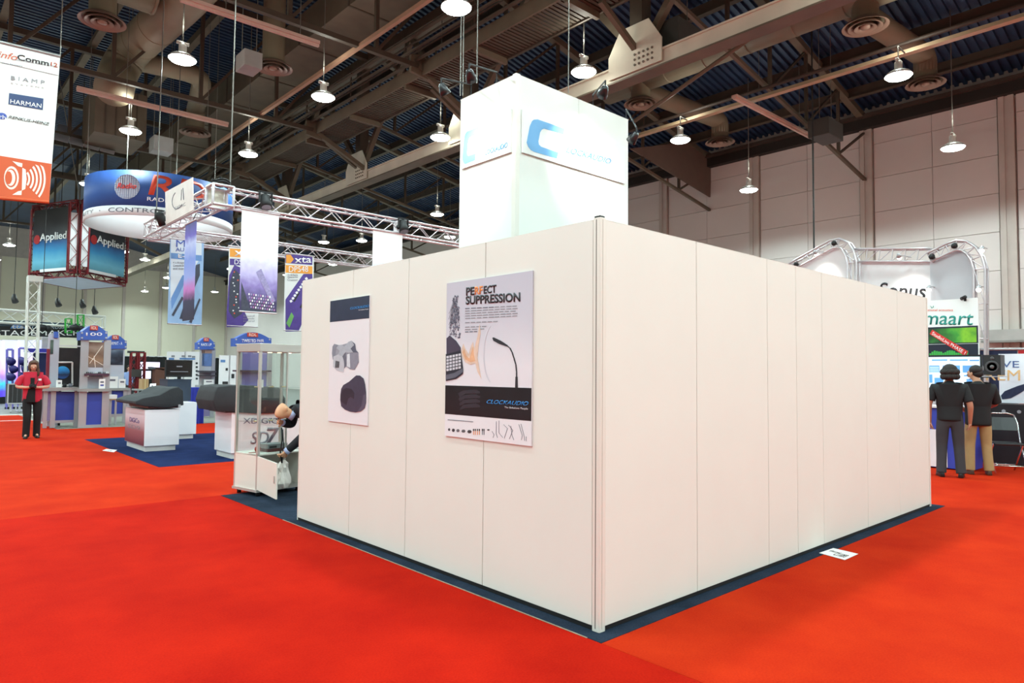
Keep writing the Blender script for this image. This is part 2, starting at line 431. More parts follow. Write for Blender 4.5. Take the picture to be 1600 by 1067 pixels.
# service pipes along the catwalk, wide rectangular duct, lit rail
t = thing('rectangular_duct', 'wide flat brown rectangular duct above the catwalk', 'duct', (6.2, 15, 11))
box('body', 5.6, 7.1, 4, 40, 11.3, 12.2, steel, t)
for i in range(12): box('seam', 5.58, 7.12, 4.5+i*3, 4.56+i*3, 11.28, 12.22, steelD, t)
for z, x in ((10.2, 7.0), (10.4, 6.8), (9.95, 7.1)):
    tag(MB().tube([(x, -6, z), (x, 40, z)], .045, 6).build('service_pipe', steelD), 'thin service pipe running beside the catwalk railing', 'pipe', 'service pipes beside the catwalk')
tag(MB().box(5.35, 5.45, -4, 46, 9.72, 9.82).build('lamp_rail', mat('lamplit_rail', (168, 132, 108), .55)), 'steel rail running along beside the catwalk lamps, their light in its tan colour', 'rail')  # chord lit by the lamps, that light put into its colour
t = thing('lamp_rail', 'long angle iron carrying the lamps nearest the right-hand wall, lamp light in its tan colour', 'rail', (14.5, 8, 9.2))
lit_rail = mat('lamplit_rail2', (186, 160, 128), .5)  # lamp light along the angle iron is put into this paler colour
box('flange', 14.42, 14.6, -10, 20, 9.18, 9.2, lit_rail, t); box('web', 14.58, 14.6, -10, 20, 9.2, 9.34, lit_rail, t)
tag(MB().tube([(14.7, -10, 9.55), (14.7, 20, 9.55)], .05, 8).build('sprinkler_pipe', darkst), 'dark sprinkler pipe above the long angle iron', 'pipe')
a, b_ = onX(990, 190, 12.4), onX(1116, 100, 12.4)
e_ = a+(b_-a)*((deckZ(12.4)-.03-a.z)/(b_.z-a.z)); tag(MB().tube([a, e_], .055, 8).build('sway_brace', steel), 'pale slanting brace pipe by the round ceiling diffusers', 'brace')

# round ducts and diffusers
def diffuser(P, r=.5, drop=1.2, vr=.28, label='', group=None):
    t = thing('air_diffuser', label, 'air diffuser', P, group)
    x, y, z = P
    MB().lathe([(vr, drop), (vr, .14), (vr*1.15, .05), (r*.8, .0)], P, 20, cap=False).build('neck', ductm, t, True)
    for k, q in enumerate((1., .74, .48)):
        MB().lathe([(r*q, -.06-.02*k), (r*q-.03, -.02-.02*k), (r*q-.13, .06-.02*k), (r*q-.16, .06-.02*k), (r*q-.06, -.05-.02*k), (r*q, -.07-.02*k)], P, 24, cap=False).build('ring', mat('diffuser_paint', (138, 112, 98), .5), t, True)
    MB().lathe([(.01, -.12), (r*.2, -.1), (r*.22, -.04), (.01, -.02)], P, 16).build('cone', mat('diffuser_paint'), t, True)
    return t
dl = 'round brown ceiling diffuser on a drop duct under the %s'
D = {}
for k, (x, y, what) in enumerate(((160, 30, 'left trunk duct'), (305, 205, 'left elbow duct'), (427, 103, 'flat deck beside the catwalk'), (1001, 160, 'right trunk duct, bulkhead end'),
                                  (1125, 220, 'elbow by the bulkhead plate'), (1352, 38, 'right trunk duct nearer the camera'), (1446, 128, 'elbow by the long angle iron'))):
    P = onZ(x, y, 10.0); D[k] = P
    diffuser(tuple(P), .52, (1.3, .85, 2.9, .55, .55, .6, .55)[k], .3, dl % what)
def duct(label, path, r, seams=True):
    t = thing('round_duct', label, 'duct', path[0])
    MB().tube(path, r, 20).build('body', ductm, t, True)
    if seams:
        P = [Vector(p) for p in path]
        for a, b_ in zip(P[:-1], P[1:]):
            L = (b_-a).length
            if L < 1.2: continue
            d = (b_-a).normalized()
            for i in range(1, int(L/1.3)+1):
                c = a+d*min(i*1.3, L-.05); MB().tube([c-d*.02, c+d*.02], r+.012, 20).build('seam_ring', ductm, t, True)
    return t
def elbow(path, n=5):
    """round the corners of a path"""
    P = [Vector(p) for p in path]; out = [P[0]]
    for a, b_, c in zip(P[:-2], P[1:-1], P[2:]):
        q = min((a-b_).length, (c-b_).length, 1.4)*.5
        s, e = b_+(a-b_).normalized()*q, b_+(c-b_).normalized()*q
        for i in range(n+1): t_ = i/n; out.append(s*(1-t_)**2+b_*2*t_*(1-t_)+e*t_**2)
    return out+[P[-1]]
duct('long round brown trunk duct under the sloping deck', [(14.0, -9, 10.75), (14.0, 11.6, 10.75)], .38)
for k in (4, 6):
    P = D[k]; duct('round brown duct elbow branching towards the right-hand wall, %s' % ('by the bulkhead plate' if k == 4 else 'nearer the camera'), elbow([(14.2, P.y+.4, 10.75), (P.x, P.y, 10.75), (P.x, P.y, 10.25)], 8), .3, False)
P = D[0]
duct('fat brown round trunk duct over the aisle banner', [(-7.5, P.y+.3, 11.4), (1.6, P.y+.3, 11.2)], .5)
a = onZ(290, 0, 11.2); b_ = onZ(205, 78, 11.2)
duct('fat brown round duct slanting down to the lit elbow', elbow([a+Vector((0, -5, 0)), a, b_, onZ(185, 112, 10.5), onZ(178, 140, 9.6)], 6), .52)
P = D[1]
duct('thin brown round duct with elbow feeding the far diffuser', elbow([onZ(200, 92, 11.1), onZ(318, 118, 11.1), (P.x, P.y, 10.8)], 6), .3, False)
# strip housings
for x0, y0, x1, y1, w_ in ((120, 137, 356, 194, 'under the left trunk duct'), (282, -4, 498, 68, 'crossing high above the blue-capped kiosks'), (1147, 150, 1265, 212, 'below the sloping trusses by the pale wall')):
    a, b_ = onZ(x0, y0, 9.), onZ(x1, y1, 9.)
    t = thing('strip_light', 'pinkish hanging strip light housing '+w_, 'strip light', (a+b_)/2)
    beam('housing', a, b_, .16, .07, pinkm, t); beam('reflector', a+Vector((0, 0, -.06)), b_+Vector((0, 0, -.06)), .07, .05, pinkm, t)
    for q in (.3, .85):
        c = a.lerp(b_, q); rod('hanger', c, Vector((c.x, c.y, deckZ(c.x)-.004)), .008, cableL, t, 6)

# high-bay lamps
housm = mat('lamp_housing', (214, 212, 206), .4, .2); reflm = mat('lamp_reflector', (225, 228, 226), .25, .4, var=0)
lensm = mat('lamp_glow', (250, 255, 248), .3, var=0, emit=26.)
vis = [(713, 12), (285, 93), (505, 152), (204, 205), (388, 241), (688, 215), (683, 335), (912, 113), (1063, 219), (1404, 119), (138, 288), (565, 376), (193, 393), (226, 455), (262, 434), (127, 285)]
LP = [tuple(onZ(x, y, 8.5)) for x, y in vis[:-1]]+[tuple(onZ(1489, 231, 7.77)), tuple(onZ(1170, 297, 7.77))]
nvis = len(LP)
for gy in (-16, -10.2, -4.3, 1.7, 7.7, 13.5, 19.4, 25.4, 31.4, 38, 45, 52, 60):
    for gx in (-26, -20, -14, -9, -5.4, -1.9, 1.6, 4.9, 8.6, 14.0, 18.0):
        P = (gx, gy, 8.5)
        x, y, z = px(P)
        if z > 0 and -40 < x < 1640 and -60 < y < 1100 and z < 34: continue
        if gx < -10 and abs(gy-13) > 22: continue
        LP.append(P)  # grid goes on out of view; far ones in view added for light
def lamp_meshes():
    h = MB().lathe([(.07, .14), (.085, .15), (.085, .33), (.05, .36)], n=14); h.box(-.13, .13, -.03, .03, .34, .40)
    r = MB().lathe([(.29, 0), (.3, .012), (.26, .06), (.17, .12), (.08, .15)], n=24, cap=False)
    l = MB().lathe([(.285, .0), (.25, -.035), (.15, -.06), (.01, -.065)], n=24, cap=False)
    out = []
    for nm, q, mm in (('housing', h, housm), ('reflector', r, reflm), ('lens', l, lensm)):
        o = q.build(nm, mm, None, True); out.append((nm, o.data)); bpy.data.objects.remove(o)
    return out
LM = lamp_meshes()
LL = {0: 'hanging just above the white sign tower', 1: 'beside the fat slanting duct, over its elbow', 2: 'hanging beside the catwalk under the wide flat duct', 3: 'over the rim of the round blue banner', 4: 'hanging over the corner of the square truss',
      5: 'in front of the pale girder between catwalk and tower', 6: 'on a long stem seen just above the front truss', 7: 'in front of the bolted girder plate behind the tower', 8: 'hanging before the brown bulkhead plate', 9: 'beside the round diffuser under the long angle iron',
      10: 'over the red lattice cube', 11: 'seen under the square truss far down the hall', 15: 'on a thin stem against the bare pale wall', 16: 'on a thin stem against the pale wall beside the bulkhead plate'}
for i, P in enumerate(LP):
    if i in LL: t = thing('high_bay_lamp', 'glowing white high-bay lamp '+LL[i], 'ceiling lamp', P, 'high-bay ceiling lamps')
    else: t = thing('high_bay_lamp', 'small far-off high-bay ceiling lamp glowing white on a stem', 'ceiling lamp', P, 'distant high-bay lamps')
    for nm, me in LM:
        o = bpy.data.objects.new(nm, me); o.matrix_basis = Matrix.Translation(P); _link(o, t)
    zt = deckZ(P[0])-.004
    if i == 3: zt = 9.3
    if abs(P[0]-14) < .3 and P[1] < 20:
        zt = 9.22; rod('arm', (P[0], P[1], 9.2), (14.5, P[1], 9.2), .02, cableL, t, 6)
    rod('stem', (P[0], P[1], P[2]+.38), (P[0], P[1], zt), .014, cableL, t, 6)
    ld = bpy.data.lights.new('lamp_light', 'SPOT'); ld.energy = LAMP_W; ld.spot_size = math.radians(161); ld.spot_blend = .25
    ld.shadow_soft_size = .25; ld.color = (.76, 1, .99)
    lo = bpy.data.objects.new('lamp_light', ld); lo.matrix_basis = Matrix.Translation((P[0], P[1], P[2]-.1)); _link(lo, t)
    if i < nvis or (abs(P[0]-4) < 10 and P[1] > 0):
        ld = bpy.data.lights.new('lamp_spill', 'POINT'); ld.energy = LAMP_W*.05; ld.shadow_soft_size = .15; ld.color = (.95, 1, .88)
        lo = bpy.data.objects.new('lamp_spill', ld); lo.matrix_basis = Matrix.Translation((P[0], P[1], P[2]+.8)); _link(lo, t)

# hanging cables and ceiling boxes
def cable(label, p0, p1, r=.012, m=cablem): return tag(MB().tube([p0, p1], r, 6).build('hanging_cable', m), label, 'cable')
for x, y0, y1, Y, lab, m_ in ((1272, 0, 396, 7.0, 'thick black cable hanging down to the white fabric booth', cablem),):
    p = onX(1272, 396, 15.0); cable(lab, p, (p.x, p.y, 12.2), .022, m_)
for (x, yb, Y, lab) in ((197, 296, 19.6, 'pale wire rope dropping to the left rim of the round blue banner'), (275, 296, 19.6, 'pale wire rope dropping to the middle of the round blue banner'),
                        (367, 293, 9.3, '')):
    if not lab: continue
    p = onY(x, yb, Y); cable(lab, p, (p.x+.02, p.y, deckZ(0)-.004), .012, cableL)
cable('pale wire rope holding the near corner of the square truss', (1.1, 9.25, 4.62), (1.12, 9.25, deckZ(0)-.004), .012, cableL); cable('pale wire rope holding the far end of the square truss', (.92, 13.0, 4.6), (.94, 13.0, deckZ(0)-.004), .012, cableL)
for (x, yt, yb, X, lab) in ((719, 20, 150, 2.6, 'lit wire rope rising behind the white tower beside a second one'), (723, 20, 150, 2.7, 'second lit wire rope rising behind the white tower'),
                            (745, 20, 130, 3.0, 'wire rope dropping to the top of the white tower'), (888, 0, 145, 4.2, 'thin wire rope dropping behind the white tower')):
    p = onX(x, yb, X); cable(lab, p, (p.x, p.y, 12.9), .008, cableL)
for (x, y, Z, w_, h_, lab) in ((389, 98, 9.2, .45, .42, 'grey junction box hung beside the catwalk'), (252, 228, 9., .6, .5, 'pale grey box slung from wires above the round blue banner'), (1290, 205, 8.6, 1.0, .5, 'dark heater box hung at the end of the pink strip light'), (1060, 62, 9.2, .9, .6, 'dark equipment box fixed on the pale girder')):
    P = onZ(x, y, Z); t = thing('equipment_box', lab, 'box', P)
    mm = mat('dark_box', (64, 62, 58), .6) if 'dark' in lab else mat('grey_box', (150, 148, 146), .6)
    MB().box(P.x-w_/2, P.x+w_/2, P.y-.3, P.y+.3, P.z-h_/2, P.z+h_/2).build('case', mm, t, False, .02)
    for q in (-.4, .4): rod('hanger', (P.x+q*w_, P.y, P.z+h_/2), (P.x+q*w_, P.y, deckZ(P.x+q*w_)-.004), .01, cableL, t, 6)
# translucent soffit and shaft far left
t = thing('roof_shaft', 'plain brown ventilation shaft behind the left strip light', 'shaft', onZ(170, 180, 9))
P = onY(150, 130, 23); Q = onY(228, 222, 23)
box('shaft_wall', P.x, Q.x, 23, 25, Q.z, P.z, steel, t)
for i in range(1, 5): box('seam', P.x+(Q.x-P.x)*i/5-.02, P.x+(Q.x-P.x)*i/5+.02, 22.97, 23, Q.z, P.z, steelD, t)
t = thing('sloping_soffit', 'pale panelled soffit sloping out above the red lattice cube', 'soffit', onZ(140, 210, 9))
for i in range(4):
    q = [onY(92+i*24, 195+i*6, 26.), onY(114+i*24, 200+i*6, 26.), onY(106+i*24, 224+i*6, 24.5), onY(84+i*24, 218+i*6, 24.5)]
    MB().prism(q, (0, .05, .05)).build('panel', mat('soffit_panel', (188, 184, 190), .6), t)

# ================================================================ white modular booth
H = 2.44
panm = mat('booth_panel_white', (229, 226, 218), .42, var=.012, scale=2, spec=.4)
seam = mat('seam_shadow', (120, 112, 104), .7)
alum = mat('white_profile', (232, 227, 218), .35, .1, var=.01)
blackm = mat('matte_black', (18, 18, 20), .6)
def modular_wall(label, axis, cuts, end):
    t = thing('modular_wall', label, 'booth wall', (0, 0, 0))
    for a, b in zip(cuts[:-1], cuts[1:]):
        q = (a+.003, b-.003)
        m_ = MB()
        if axis == 'Y': m_.box(0, .03, q[0], q[1], .03, H)
        else: m_.box(q[0], q[1], 0, .03, .03, H)
        m_.build('wall_panel', panm, t, False, .0025)
    a, b = cuts[0], cuts[-1]
    if axis == 'Y':
        box('seam_backing', .012, .034, a, b, .04, H-.01, seam, t); box('shadow_gap', .004, .034, a, b, .004, .03, blackm, t)  # black strip stands in for the shade under the panels
        box('top_rail', .0, .034, a, b, H, H+.004, alum, t)
    else:
        box('seam_backing', a, b, .012, .034, .04, H-.01, seam, t); box('shadow_gap', a, b, .004, .034, .004, .03, blackm, t)
        box('top_rail', a, b, .0, .034, H, H+.004, alum, t)
    return t
wl_ = modular_wall('white modular booth wall carrying the two product posters', 'Y', [.055, 1.065, 2.04, 2.95, 3.985], 'L')
MB().box(.0, .034, 3.985, 4.0, .004, H).build('end_profile', alum, wl_)
wr_ = modular_wall('plain white modular booth wall of seven bare panels', 'X', [.05, 1.032, 2.045, 2.545, 3.05, 4.055, 4.94, 5.9], 'R')
MB().box(5.9, 5.935, -.004, .04, .004, H+.004).build('end_profile', alum, wr_)
t = thing('corner_post', 'white fluted corner post joining the two booth walls', 'post', (.02, .02, 0))
MB().prism([(-.004, .052, .002), (-.004, .004, .002), (.004, -.004, .002), (.05, -.004, .002), (.05, .03, .002), (.03, .052, .002)], (0, 0, H+.01)).build('profile', alum, t, False, .003)
box('groove', -.0052, -.002, .024, .030, .02, H, seam, t); box('groove', .016, .021, -.0052, -.002, .02, H, mat('groove_pale', (196, 188, 178), .6), t)
box('cap', -.002, .04, .0, .045, H+.012, H+.022, blackm, t)

# ---- tower
TX0, TX1, TY0, TY1, TZ = 1.176, 2.885, 2.0415, 2.907, 4.349
towm = mat('tower_panel_white', (238, 240, 234), .45, var=.01)
t = thing('sign_tower', 'tall white square sign tower rising behind the booth walls', 'tower', (2.03, 2.47, 0))
for a, b in ((TX0+.05, 2.052), (2.056, TX1-.01)):
    MB().box(a, b, TY0, TY0+.03, .01, TZ).build('wall_panel', towm, t, False, .002)
    MB().box(a, b, TY1-.03, TY1, .01, TZ).build('wall_panel', towm, t, False, .002)
MB().box(TX0, TX0+.03, TY0+.05, TY1-.01, .01, TZ).build('wall_panel', towm, t, False, .002)
MB().box(TX1-.03, TX1, TY0+.01, TY1-.01, .01, TZ).build('wall_panel', towm, t, False, .002)
MB().prism([(TX0-.003, TY0+.048, 0), (TX0-.003, TY0+.004, 0), (TX0+.004, TY0-.003, 0), (TX0+.048, TY0-.003, 0), (TX0+.048, TY0+.03, 0), (TX0+.03, TY0+.048, 0)], (0, 0, TZ+.01)).build('corner_post', alum, t)
box('seam_backing', 2.04, 2.07, TY0+.012, TY0+.034, .02, TZ-.01, seam, t)
box('top_rail', TX0, TX1, TY0, TY1, TZ, TZ+.004, alum, t)
# sign boards on the tower
logoB = mat('logo_pale_blue', (112, 176, 228), .5, var=0)
logoT = mat('logo_blue_text', (70, 150, 200), .5, var=0)
boardm = mat('sign_board_white', (240, 243, 240), .4, var=.005)
cpts = [(700, 475), (715, 464), (745, 462), (972, 540), (960, 588), (800, 538), (780, 548), (766, 570), (752, 645), (756, 672), (775, 690), (918, 738), (905, 787), (720, 733), (690, 718), (668, 690), (655, 655), (680, 520)]
CL = [(700+x/5.333, 100+y/5.333) for x, y in cpts]
t = thing('sign_board', 'white sign board with big pale blue C logo on the wider tower face', 'sign', (2.0, TY0-.02, 3.6))
box('board', 1.245, 2.795, TY0-.022, TY0-.004, 3.605, 4.02, boardm, t)
YS = TY0-.022
ppoly('logo', 'Y', YS, CL, .001, logoB, t)
ptext('LOCKAUDIO', 'Y', YS, (886, 229), (955, 248.5), (884, 238), logoT, t, shear=.2)
t = thing('sign_board', 'white sign board with cropped pale blue logo on the narrower tower face', 'sign', (TX0-.02, 2.5, 3.6))
box('board', TX0-.022, TX0-.004, 2.09, 2.85, 3.605, 4.02, boardm, t)
# same logo, mapped onto this face
uv = [onY(x, y, YS) for x, y in CL]
MB().prism([(TX0-.0235, 2.85-(p.x-1.245)*.49, p.z) for p in uv], (-.002, 0, 0)).build('logo', logoB, t)
text('LOCKAUDIO', (TX0-.0235, 2.46, 3.66), (0, -.33, 0), (0, 0, .05), logoT, t, shear=.2, bold=.01)
# arm spotlights
chrome = mat('spot_chrome', (70, 70, 72), .3, .8, var=0)
def arm_spot(label, P, base, target, W=None):
    P = Vector(P); d = (Vector(target)-P).normalized()
    t = thing('arm_spotlight', label, 'spotlight', P)
    MB().tube([P-d*.06, P-d*.05, P+d*.0, P+d*.05], [.018, .03, .045, .055], 14).build('head', chrome, t, True)
    MB().tube([P+d*.047, P+d*.05], .05, 14).build('bulb', mat('spot_glow', (255, 250, 235), .3, var=0, emit=14.), t)
    B = Vector(base); MB().tube([B, B+Vector((0, 0, .12)), P-d*.05+Vector((0, 0, .06)), P-d*.05], .008, 8).build('arm', blackm, t)
    ld = bpy.data.lights.new('spot_light', 'SPOT'); ld.energy = W or SPOT_W; ld.spot_size = math.radians(75); ld.spot_blend = .9; ld.shadow_soft_size = .04; ld.color = (1, .99, .93)
    lo = bpy.data.objects.new('spot_light', ld); q = d.to_track_quat('-Z', 'Y'); lo.matrix_basis = Matrix.Translation(P+d*.07) @ q.to_matrix().to_4x4(); _link(lo, t)
P = onX(735, 118, .62); arm_spot('chrome arm spotlight aimed at the narrower tower face', P, (TX0+.02, 2.35, TZ+.004), (TX0, 2.45, 3.72))
P = onX(693, 140, .72); arm_spot('chrome arm spotlight furthest out over the narrower tower face', P, (TX0+.02, 2.75, TZ+.004), (TX0, 2.62, 3.6))
P = onY(943, 143, 1.38); arm_spot('chrome arm spotlight over the big pale blue logo', P, (2.3, TY0+.02, TZ+.004), (2.02, TY0, 3.74), SPOT_W*1.5)
P = onY(990, 215, 1.55); arm_spot('small lit arm spotlight past the far edge of the tower', P, (TX1-.02, TY0+.02, TZ+.004), (2.4, TY0, 3.5), SPOT_W*.4)

# ---- posters on the left wall (plane X = 0)
XP = -.012
pwhite = mat('poster_white', (232, 228, 232), .35, var=.01); pnavy = mat('poster_navy', (44, 50, 74), .35, var=.12, scale=9)
pblack = mat('poster_black', (24, 23, 30), .3, var=.15, scale=8); ink = mat('ink_black', (34, 32, 38), .5, var=0)
orange = mat('ink_orange', (232, 142, 74), .5, var=0); cyan = mat('ink_cyan', (36, 140, 214), .45, var=0); pale = mat('ink_pale', (200, 198, 204), .5, var=0)
inkg = mat('ink_grey', (140, 138, 146), .5, var=0); inkm = mat('ink_midgrey', (98, 98, 112), .5, var=0)
def rectX(name, c, q, off, m, parent): return ppoly(name, 'X', c, q, off, m, parent)
t = thing('poster', 'narrow white poster of a silver cross-shaped device and a dark pod', 'poster', (XP, 3.0, 1.04))
A = [onX(517, 470, 0), onX(579, 462, 0), onX(576, 665, 0), onX(515, 657, 0)]
box('board', XP, -.001, 2.635, 3.36, 1.04, 2.185, pwhite, t)
box('header', XP-.0015, XP, 2.635, 3.36, 1.983, 2.185, pnavy, t)
def zA(x, y): return (500+x/4.45, 440+y/4.446)
ptext('CLOCKAUDIO', 'X', XP, zA(212, 178), zA(342, 160), zA(212, 194), cyan, t, off=.002, shear=.25, ext=.001)
ptext('The Solutions People', 'X', XP, zA(268, 194), zA(338, 186), zA(268, 204), pale, t, off=.002, ext=.001)
sil = [('cross_body', [(100, 440), (150, 440), (200, 425), (240, 440), (262, 500), (240, 600), (180, 592), (160, 610), (110, 590), (96, 520)], (150, 152, 164)),
       ('cross_lobe', [(88, 450), (100, 432), (128, 440), (115, 462), (108, 500), (112, 532), (90, 542), (84, 500)], (132, 135, 148)),
       ('cross_lobe', [(95, 520), (128, 505), (158, 520), (172, 560), (165, 630), (120, 618), (92, 592)], (190, 192, 200)),
       ('cross_lobe', [(178, 500), (205, 496), (232, 490), (268, 492), (271, 560), (242, 612), (210, 608), (178, 585)], (138, 138, 152)),
       ('cross_web', [(158, 520), (180, 490), (186, 580), (172, 600), (168, 550)], (104, 106, 120)),
       ('cross_shine', [(190, 505), (208, 500), (212, 598), (188, 588)], (214, 216, 222)),
       ('cross_side', [(222, 412), (246, 432), (252, 475), (268, 492), (232, 490), (215, 465), (240, 440)], (88, 91, 108)),
       ('cross_top', [(128, 445), (150, 437), (172, 452), (200, 418), (222, 410), (240, 440), (215, 465), (232, 490), (205, 497), (180, 490), (158, 520), (128, 505), (140, 480), (115, 462)], (172, 177, 187)),
       ('pod', [(145, 780), (150, 745), (165, 718), (205, 695), (235, 668), (255, 651), (280, 652), (305, 672), (316, 715), (322, 770), (322, 840), (312, 878), (285, 900), (250, 908), (210, 902), (175, 888), (150, 865), (143, 820)], (60, 57, 78)),
       ('pod_face', [(148, 790), (160, 752), (185, 738), (222, 745), (242, 772), (238, 815), (215, 800), (198, 815), (186, 858), (152, 835)], (38, 35, 52)),
       ('pod_rim', [(304, 790), (321, 780), (322, 840), (312, 878), (285, 900), (262, 905), (292, 862)], (84, 80, 100))]
for k, (nm, pts, c) in enumerate(sil):
    ppoly(nm, 'X', XP, [zA(*p) for p in pts], .0006+.0004*k, mat('print_%d_%d_%d' % c, c, .4, var=.08, scale=30), t, .0008)
for i in range(4):
    ppoly('grille_slot', 'X', XP, [zA(112+i*7, 550+i*2), zA(116+i*7, 548+i*2), zA(112+i*7, 598), zA(108+i*7, 598)], .0045, ink, t, .0005)

t = thing('poster', 'large pale poster headed PERFECT SUPPRESSION with gooseneck microphone picture', 'poster', (XP, 1.03, 1.04))
Y0p, Y1p = .57, 1.505
box('board', XP, -.001, Y0p, Y1p, 1.037, 2.187, P3('poster_lilac', [(0, (226, 222, 228)), (.45, (228, 224, 230)), (.75, (204, 201, 212)), (1, (196, 193, 206))], 'Z', 1.04, 2.19, .35, 0, .12, 3), t)
def zB(x, y): return (680+x/3.6176, 415+y/3.617)
def qB(nm, pts, off, m, th=.0008): return ppoly(nm, 'X', XP, [zB(*p) for p in pts], off, m, t, th)
zc = onX(*zB(300, 690), XP).z; zd = onX(*zB(300, 860), XP).z
zlo = onX(*zB(60, 838), XP).z; zhi = onX(*zB(60, 676), XP).z
box('dark_band', XP-.0016, XP, Y0p, Y1p, zlo, zhi, pblack, t)
box('footer', XP-.0012, XP, Y0p, Y1p, 1.037, zlo, pwhite, t)
def tB(s, TL, TR, BL, m, **k): return ptext(s, 'X', XP, zB(*TL), zB(*TR), zB(*BL), m, t, ext=.001, **k)
tB('PE', (176, 124), (223, 119), (176, 170), ink, bold=.03); tB('RF', (225, 119), (270, 114), (225, 164), orange, bold=.03); tB('ECT', (275, 115), (347, 107), (275, 160), ink, bold=.03)
tB('SUPPRESSION', (174, 172), (482, 150), (174, 221), ink, bold=.03)
random.seed(3)
for i in range(5):
    y0 = 240+i*14; x1 = 470-(12 if i in (2,) else 0)
    for j in range(9):
        a = 170+(x1-170)*j/9; b_ = a+(x1-170)/9*random.uniform(.72, .92)
        sl = lambda x: -(x-170)*.05
        qB('text_line', [(a, y0+sl(a)), (b_, y0+sl(b_)), (b_, y0+5+sl(b_)), (a, y0+5+sl(a))], .0012, inkm if i == 0 and j < 5 else inkg, .0004)
for (x1, y0) in ((360, 320), (296, 345), (285, 359), (243, 372)):
    n_ = max(3, int((x1-170)/30))
    for j in range(n_):
        a = 170+(x1-170)*j/n_; b_ = a+(x1-170)/n_*.8
        qB('text_line', [(a, y0-(a-170)*.04), (b_, y0-(b_-170)*.04), (b_, y0+5-(b_-170)*.04), (a, y0+5-(a-170)*.04)], .0012, inkm if y0 > 370 else inkg, .0004)
# flames
flm = mat('flame_print', (224, 196, 178), .4, var=.1, scale=22); flm2 = mat('flame_print2', (224, 172, 134), .4, var=.12, scale=22)
qB('flame', [(148, 480), (160, 440), (172, 470), (190, 500), (205, 450), (215, 430), (222, 470), (240, 400), (252, 330), (258, 380), (246, 450), (240, 520), (262, 640), (240, 600), (228, 550), (200, 560), (170, 545), (152, 510)], .0014, flm)
qB('flame', [(155, 490), (165, 470), (178, 510), (195, 525), (208, 480), (216, 455), (220, 500), (228, 540), (200, 545), (172, 530)], .002, flm2)
# burst of machine parts
random.seed(11)
bur = mat('burst_print', (112, 110, 128), .5, var=.3, scale=60); bur2 = mat('burst_print2', (70, 68, 84), .5, var=.3, scale=60)
for i in range(170):
    cy = random.uniform(170, 410); w_ = 14+18*(cy-170)/240
    cx = 117+random.uniform(-w_, w_)-6*(cy-170)/240; s_ = random.uniform(2, 7); a = random.uniform(0, 3)
    pts = [(cx+s_*math.cos(a+k*2.1+random.uniform(-.3, .3)), cy+s_*1.3*math.sin(a+k*2.1)) for k in range(3)]
    qB('burst_fragment', pts, 0.0012+.00001*i, bur if i % 3 else bur2, .0004)
for i in range(26):
    x0_, y0_ = 112+random.uniform(-12, 18), random.uniform(185, 300); x1_, y1_ = 106+random.uniform(-30, 34), y0_+random.uniform(50, 110); y1_ = min(y1_, 415)
    qB('burst_strand', [(x0_-.8, y0_), (x0_+.8, y0_), (x1_+.8, y1_), (x1_-.8, y1_)], .003+.00001*i, bur2 if i % 2 else bur, .0003)
# phone
qB('phone_screen', [(66, 410), (85, 395), (120, 425), (145, 462), (146, 478), (66, 500)], .003, mat('phone_dark', (74, 66, 84), .3))
qB('phone_body', [(62, 500), (146, 478), (160, 590), (158, 612), (120, 640), (62, 652)], .003, mat('phone_body', (46, 46, 58), .3))
for r_ in range(5):
    for c_ in range(5):
        x = 66+c_*17; y = 512+r_*18-(c_*3.4)
        qB('phone_key', [(x, y), (x+13, y-3), (x+14, y+10), (x+1, y+13)], .0042, mat('phone_key', (206, 206, 214), .4), .0005)
qB('phone_edge', [(62, 618), (110, 606), (158, 580), (160, 600), (118, 632), (62, 645)], .0044, mat('phone_chrome', (96, 98, 112), .3), .0005)
# microphone
mk = mat('mic_print', (42, 40, 48), .4)
qB('microphone_head', [(324, 408), (332, 405), (372, 424), (412, 450), (405, 457), (362, 442), (330, 424)], .002, mk)
mid = [(408, 453), (424, 466), (436, 490), (447, 525), (457, 560), (461, 600), (461, 640)]
for (a, b_) in zip(mid[:-1], mid[1:]):
    qB('microphone_neck', [(a[0]-3.4, a[1]+1.5), (a[0]+3.4, a[1]-1.5), (b_[0]+3.4, b_[1]), (b_[0]-3.4, b_[1])], .002, mk)
qB('microphone_base', [(455, 628), (467, 628), (468, 690), (453, 690)], .0022, mk)
arc = [(330+58*math.cos(a)*1.0-0, 500+170*math.sin(a)) for a in [PI*.62+i*PI*.76/14 for i in range(15)]]
for (a, b_) in zip(arc[:-1], arc[1:]):
    qB('sound_wave', [a, b_, (b_[0]+6, b_[1]), (a[0]+6, a[1])], .001, mat('wave_print', (212, 209, 218), .4))
# dark band: ghost seats and lettering
gs = mat('ghost_print', (44, 42, 52), .4)
for i in range(4):
    qB('ghost_shape', [(130+i*4, 722+i*28), (160, 705+i*27), (230, 700+i*26), (255, 712+i*26), (255, 722+i*26), (170, 724+i*27), (140, 745+i*24)], .0022, gs, .0004)
tB('CLOCKAUDIO', (295, 757), (530, 768), (292, 779), cyan, off=.0025, shear=.3, bold=.004); tB('The Solutions People', (393, 795), (527, 803), (391, 809), pale, off=.0025, bold=.01)
